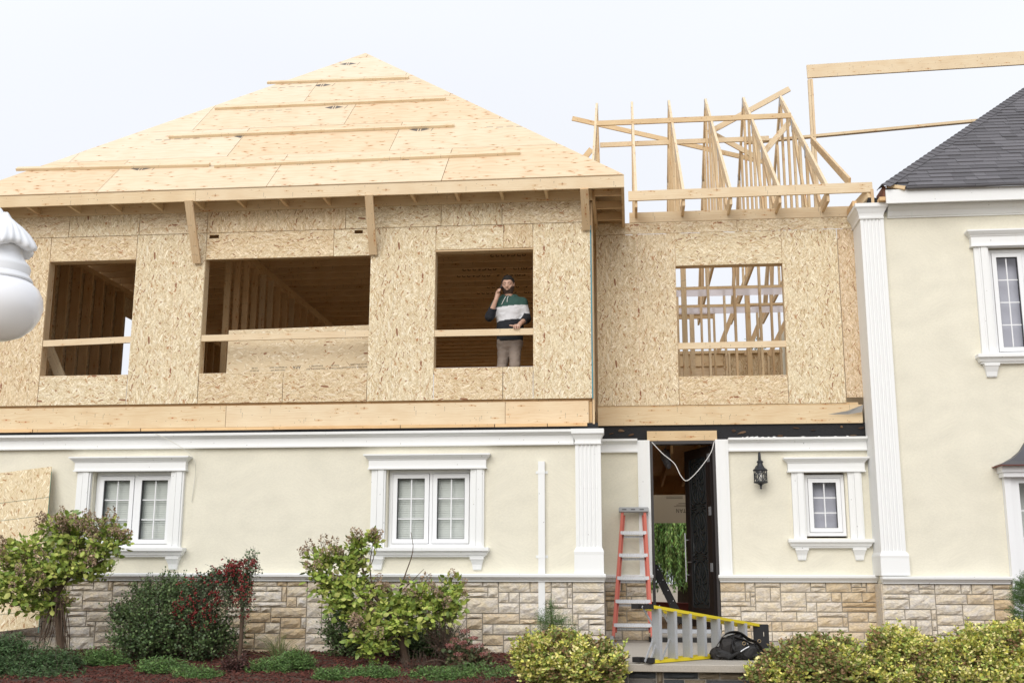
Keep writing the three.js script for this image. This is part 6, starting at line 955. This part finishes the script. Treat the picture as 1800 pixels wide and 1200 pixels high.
  const hoodieC = (x, y, z) => { const p = V(x, y, z), l = armL(x, y, z, 0), r = armR(x, y, z, 0), t = torso(x, y, z, 0.01); if (r < t - 0.004 && x > -1.46) { const f = along(p, SR, ER), fe = along(p, ER, WR); return f < 0.28 ? green : f < 0.78 && fe < 0.1 ? white : black; } if (l < t - 0.004 && x < -1.78) { const f = along(p, SL, EL); return f < 0.42 ? green : black; } const k = 4.615 + (x + 1.63) * 0.1, q = 4.425 + (x + 1.63) * 0.1; return y > k ? green : y > q ? white : black; };
  part(T, 'hoodie', isoMesh(hoodieD, V(-2.02, 4.1, -0.6), V(-1.26, 4.88, 0.0), 0.0085, hoodieC), S({ vertexColors: true, roughness: 0.95 }));
  part(T, 'trousers', isoMesh((x, y, z) => Math.max(sm(legs(x, y, z, 0.008), torso(x, y, z, 0.0) + Math.max(0, y - 4.16), 0.03) + fold(x, y, z, 13, 0.007), y - 4.2, 3.385 - y), V(-1.95, 3.36, -0.62), V(-1.3, 4.24, -0.08), 0.01), S({ color: C(0.25, 0.2, 0.165), roughness: 0.9 }));
  part(T, 'shoes', isoMesh((x, y, z) => Math.max(Math.min(foot(x, y, z, AL, -1), foot(x, y, z, AR, 1)) - 0.008, 3.302 - y), V(-1.85, 3.29, -0.52), V(-1.44, 3.42, -0.1), 0.008), M.blackMatte);
  const headOut = (X, Y, Z, d) => head(X, Y, Z) - d;
  part(T, 'hair', isoMesh((X, Y, Z) => { const [x, y, z] = loc(X, Y, Z), q = Math.max(0, Math.min(1, (z + 0.015) / 0.085)), e = q * q * (3 - 2 * q), h = -0.03 + 0.107 * e - 0.006 * Math.cos(x * 40) * e, over = y - h; return Math.max(headOut(X, Y, Z, 0.0015 + Math.max(0, Math.min(0.0075, over * 0.2)) + 0.0012 * noise.noise(X * 70, Y * 70, Z * 70)), -over, Math.abs(x) > 0.083 && y < 0.04 ? 0.01 : -1); }, V(-1.78, 4.8, -0.46), V(-1.52, 5.1, -0.16), 0.004), S({ color: C(0.014, 0.011, 0.009), roughness: 0.85 }));
  part(T, 'beard', isoMesh((X, Y, Z) => { const [x, y, z] = loc(X, Y, Z); const mouth = ell(x, y, z, V(0, -0.06, 0.1), 0.026, 0.0075, 0.03), top = Math.abs(x) > 0.055 ? y + 0.014 : Math.abs(x) > 0.03 ? y + 0.056 - (Math.abs(x) - 0.03) * 1.6 : y + 0.05; return Math.max(headOut(X, Y, Z, 0.0028 + 0.002 * noise.noise(X * 80, Y * 80, Z * 80)), top, -mouth, -0.118 - y, 0.005 - z); }, V(-1.76, 4.78, -0.36), V(-1.54, 4.95, -0.16), 0.0035), S({ color: C(0.075, 0.045, 0.032), roughness: 0.95 }));
  const back = (x, y, z) => { const b = y * cp - z * sp, c = y * sp + z * cp; return V(H.x + x * cy + c * sy, H.y + b, H.z - x * sy + c * cy); };
  for (const s of [-1, 1]) {
    const e = part(T, 'eye', new THREE.SphereGeometry(0.0085, 12, 10).scale(1.2, 0.7, 0.7), S({ color: C(0.3, 0.24, 0.2), roughness: 0.3 })); e.position.copy(back(s * 0.033, 0.013, 0.088));
    part(T, 'eyebrow', tubeG([back(s * 0.014, 0.034, 0.094), back(s * 0.034, 0.041, 0.09), back(s * 0.054, 0.034, 0.076)], 0.004, 6), S({ color: C(0.015, 0.012, 0.01), roughness: 0.9 }));
  }
  for (const s of [0, 1]) part(T, 'drawstring', tubeG([[V(-1.675, 4.75, -0.245), V(-1.695, 4.7, -0.22), V(-1.725, 4.635, -0.215)], [V(-1.635, 4.755, -0.24), V(-1.645, 4.72, -0.215), V(-1.65, 4.665, -0.208)]][s], 0.0045, 6), S({ color: C(0.75, 0.74, 0.72), roughness: 0.9 }));
  part(T, 'ring', new THREE.TorusGeometry(0.0105, 0.002, 6, 16).translate(-1.478, 4.275, 0.012), S({ color: C(0.7, 0.68, 0.6), metalness: 0.9, roughness: 0.3 }));
  rebase(T, V(-1.64, 3.3, -0.38));
  const ph = single('phone', new THREE.BoxGeometry(0.012, 0.145, 0.07), M.black, 'black phone held to the ear of the man', 'phone'); ph.position.set(-1.745, 4.845, -0.225); ph.rotation.set(-0.35, 0.15, -0.18);
}
renderer.render(scene, camera);
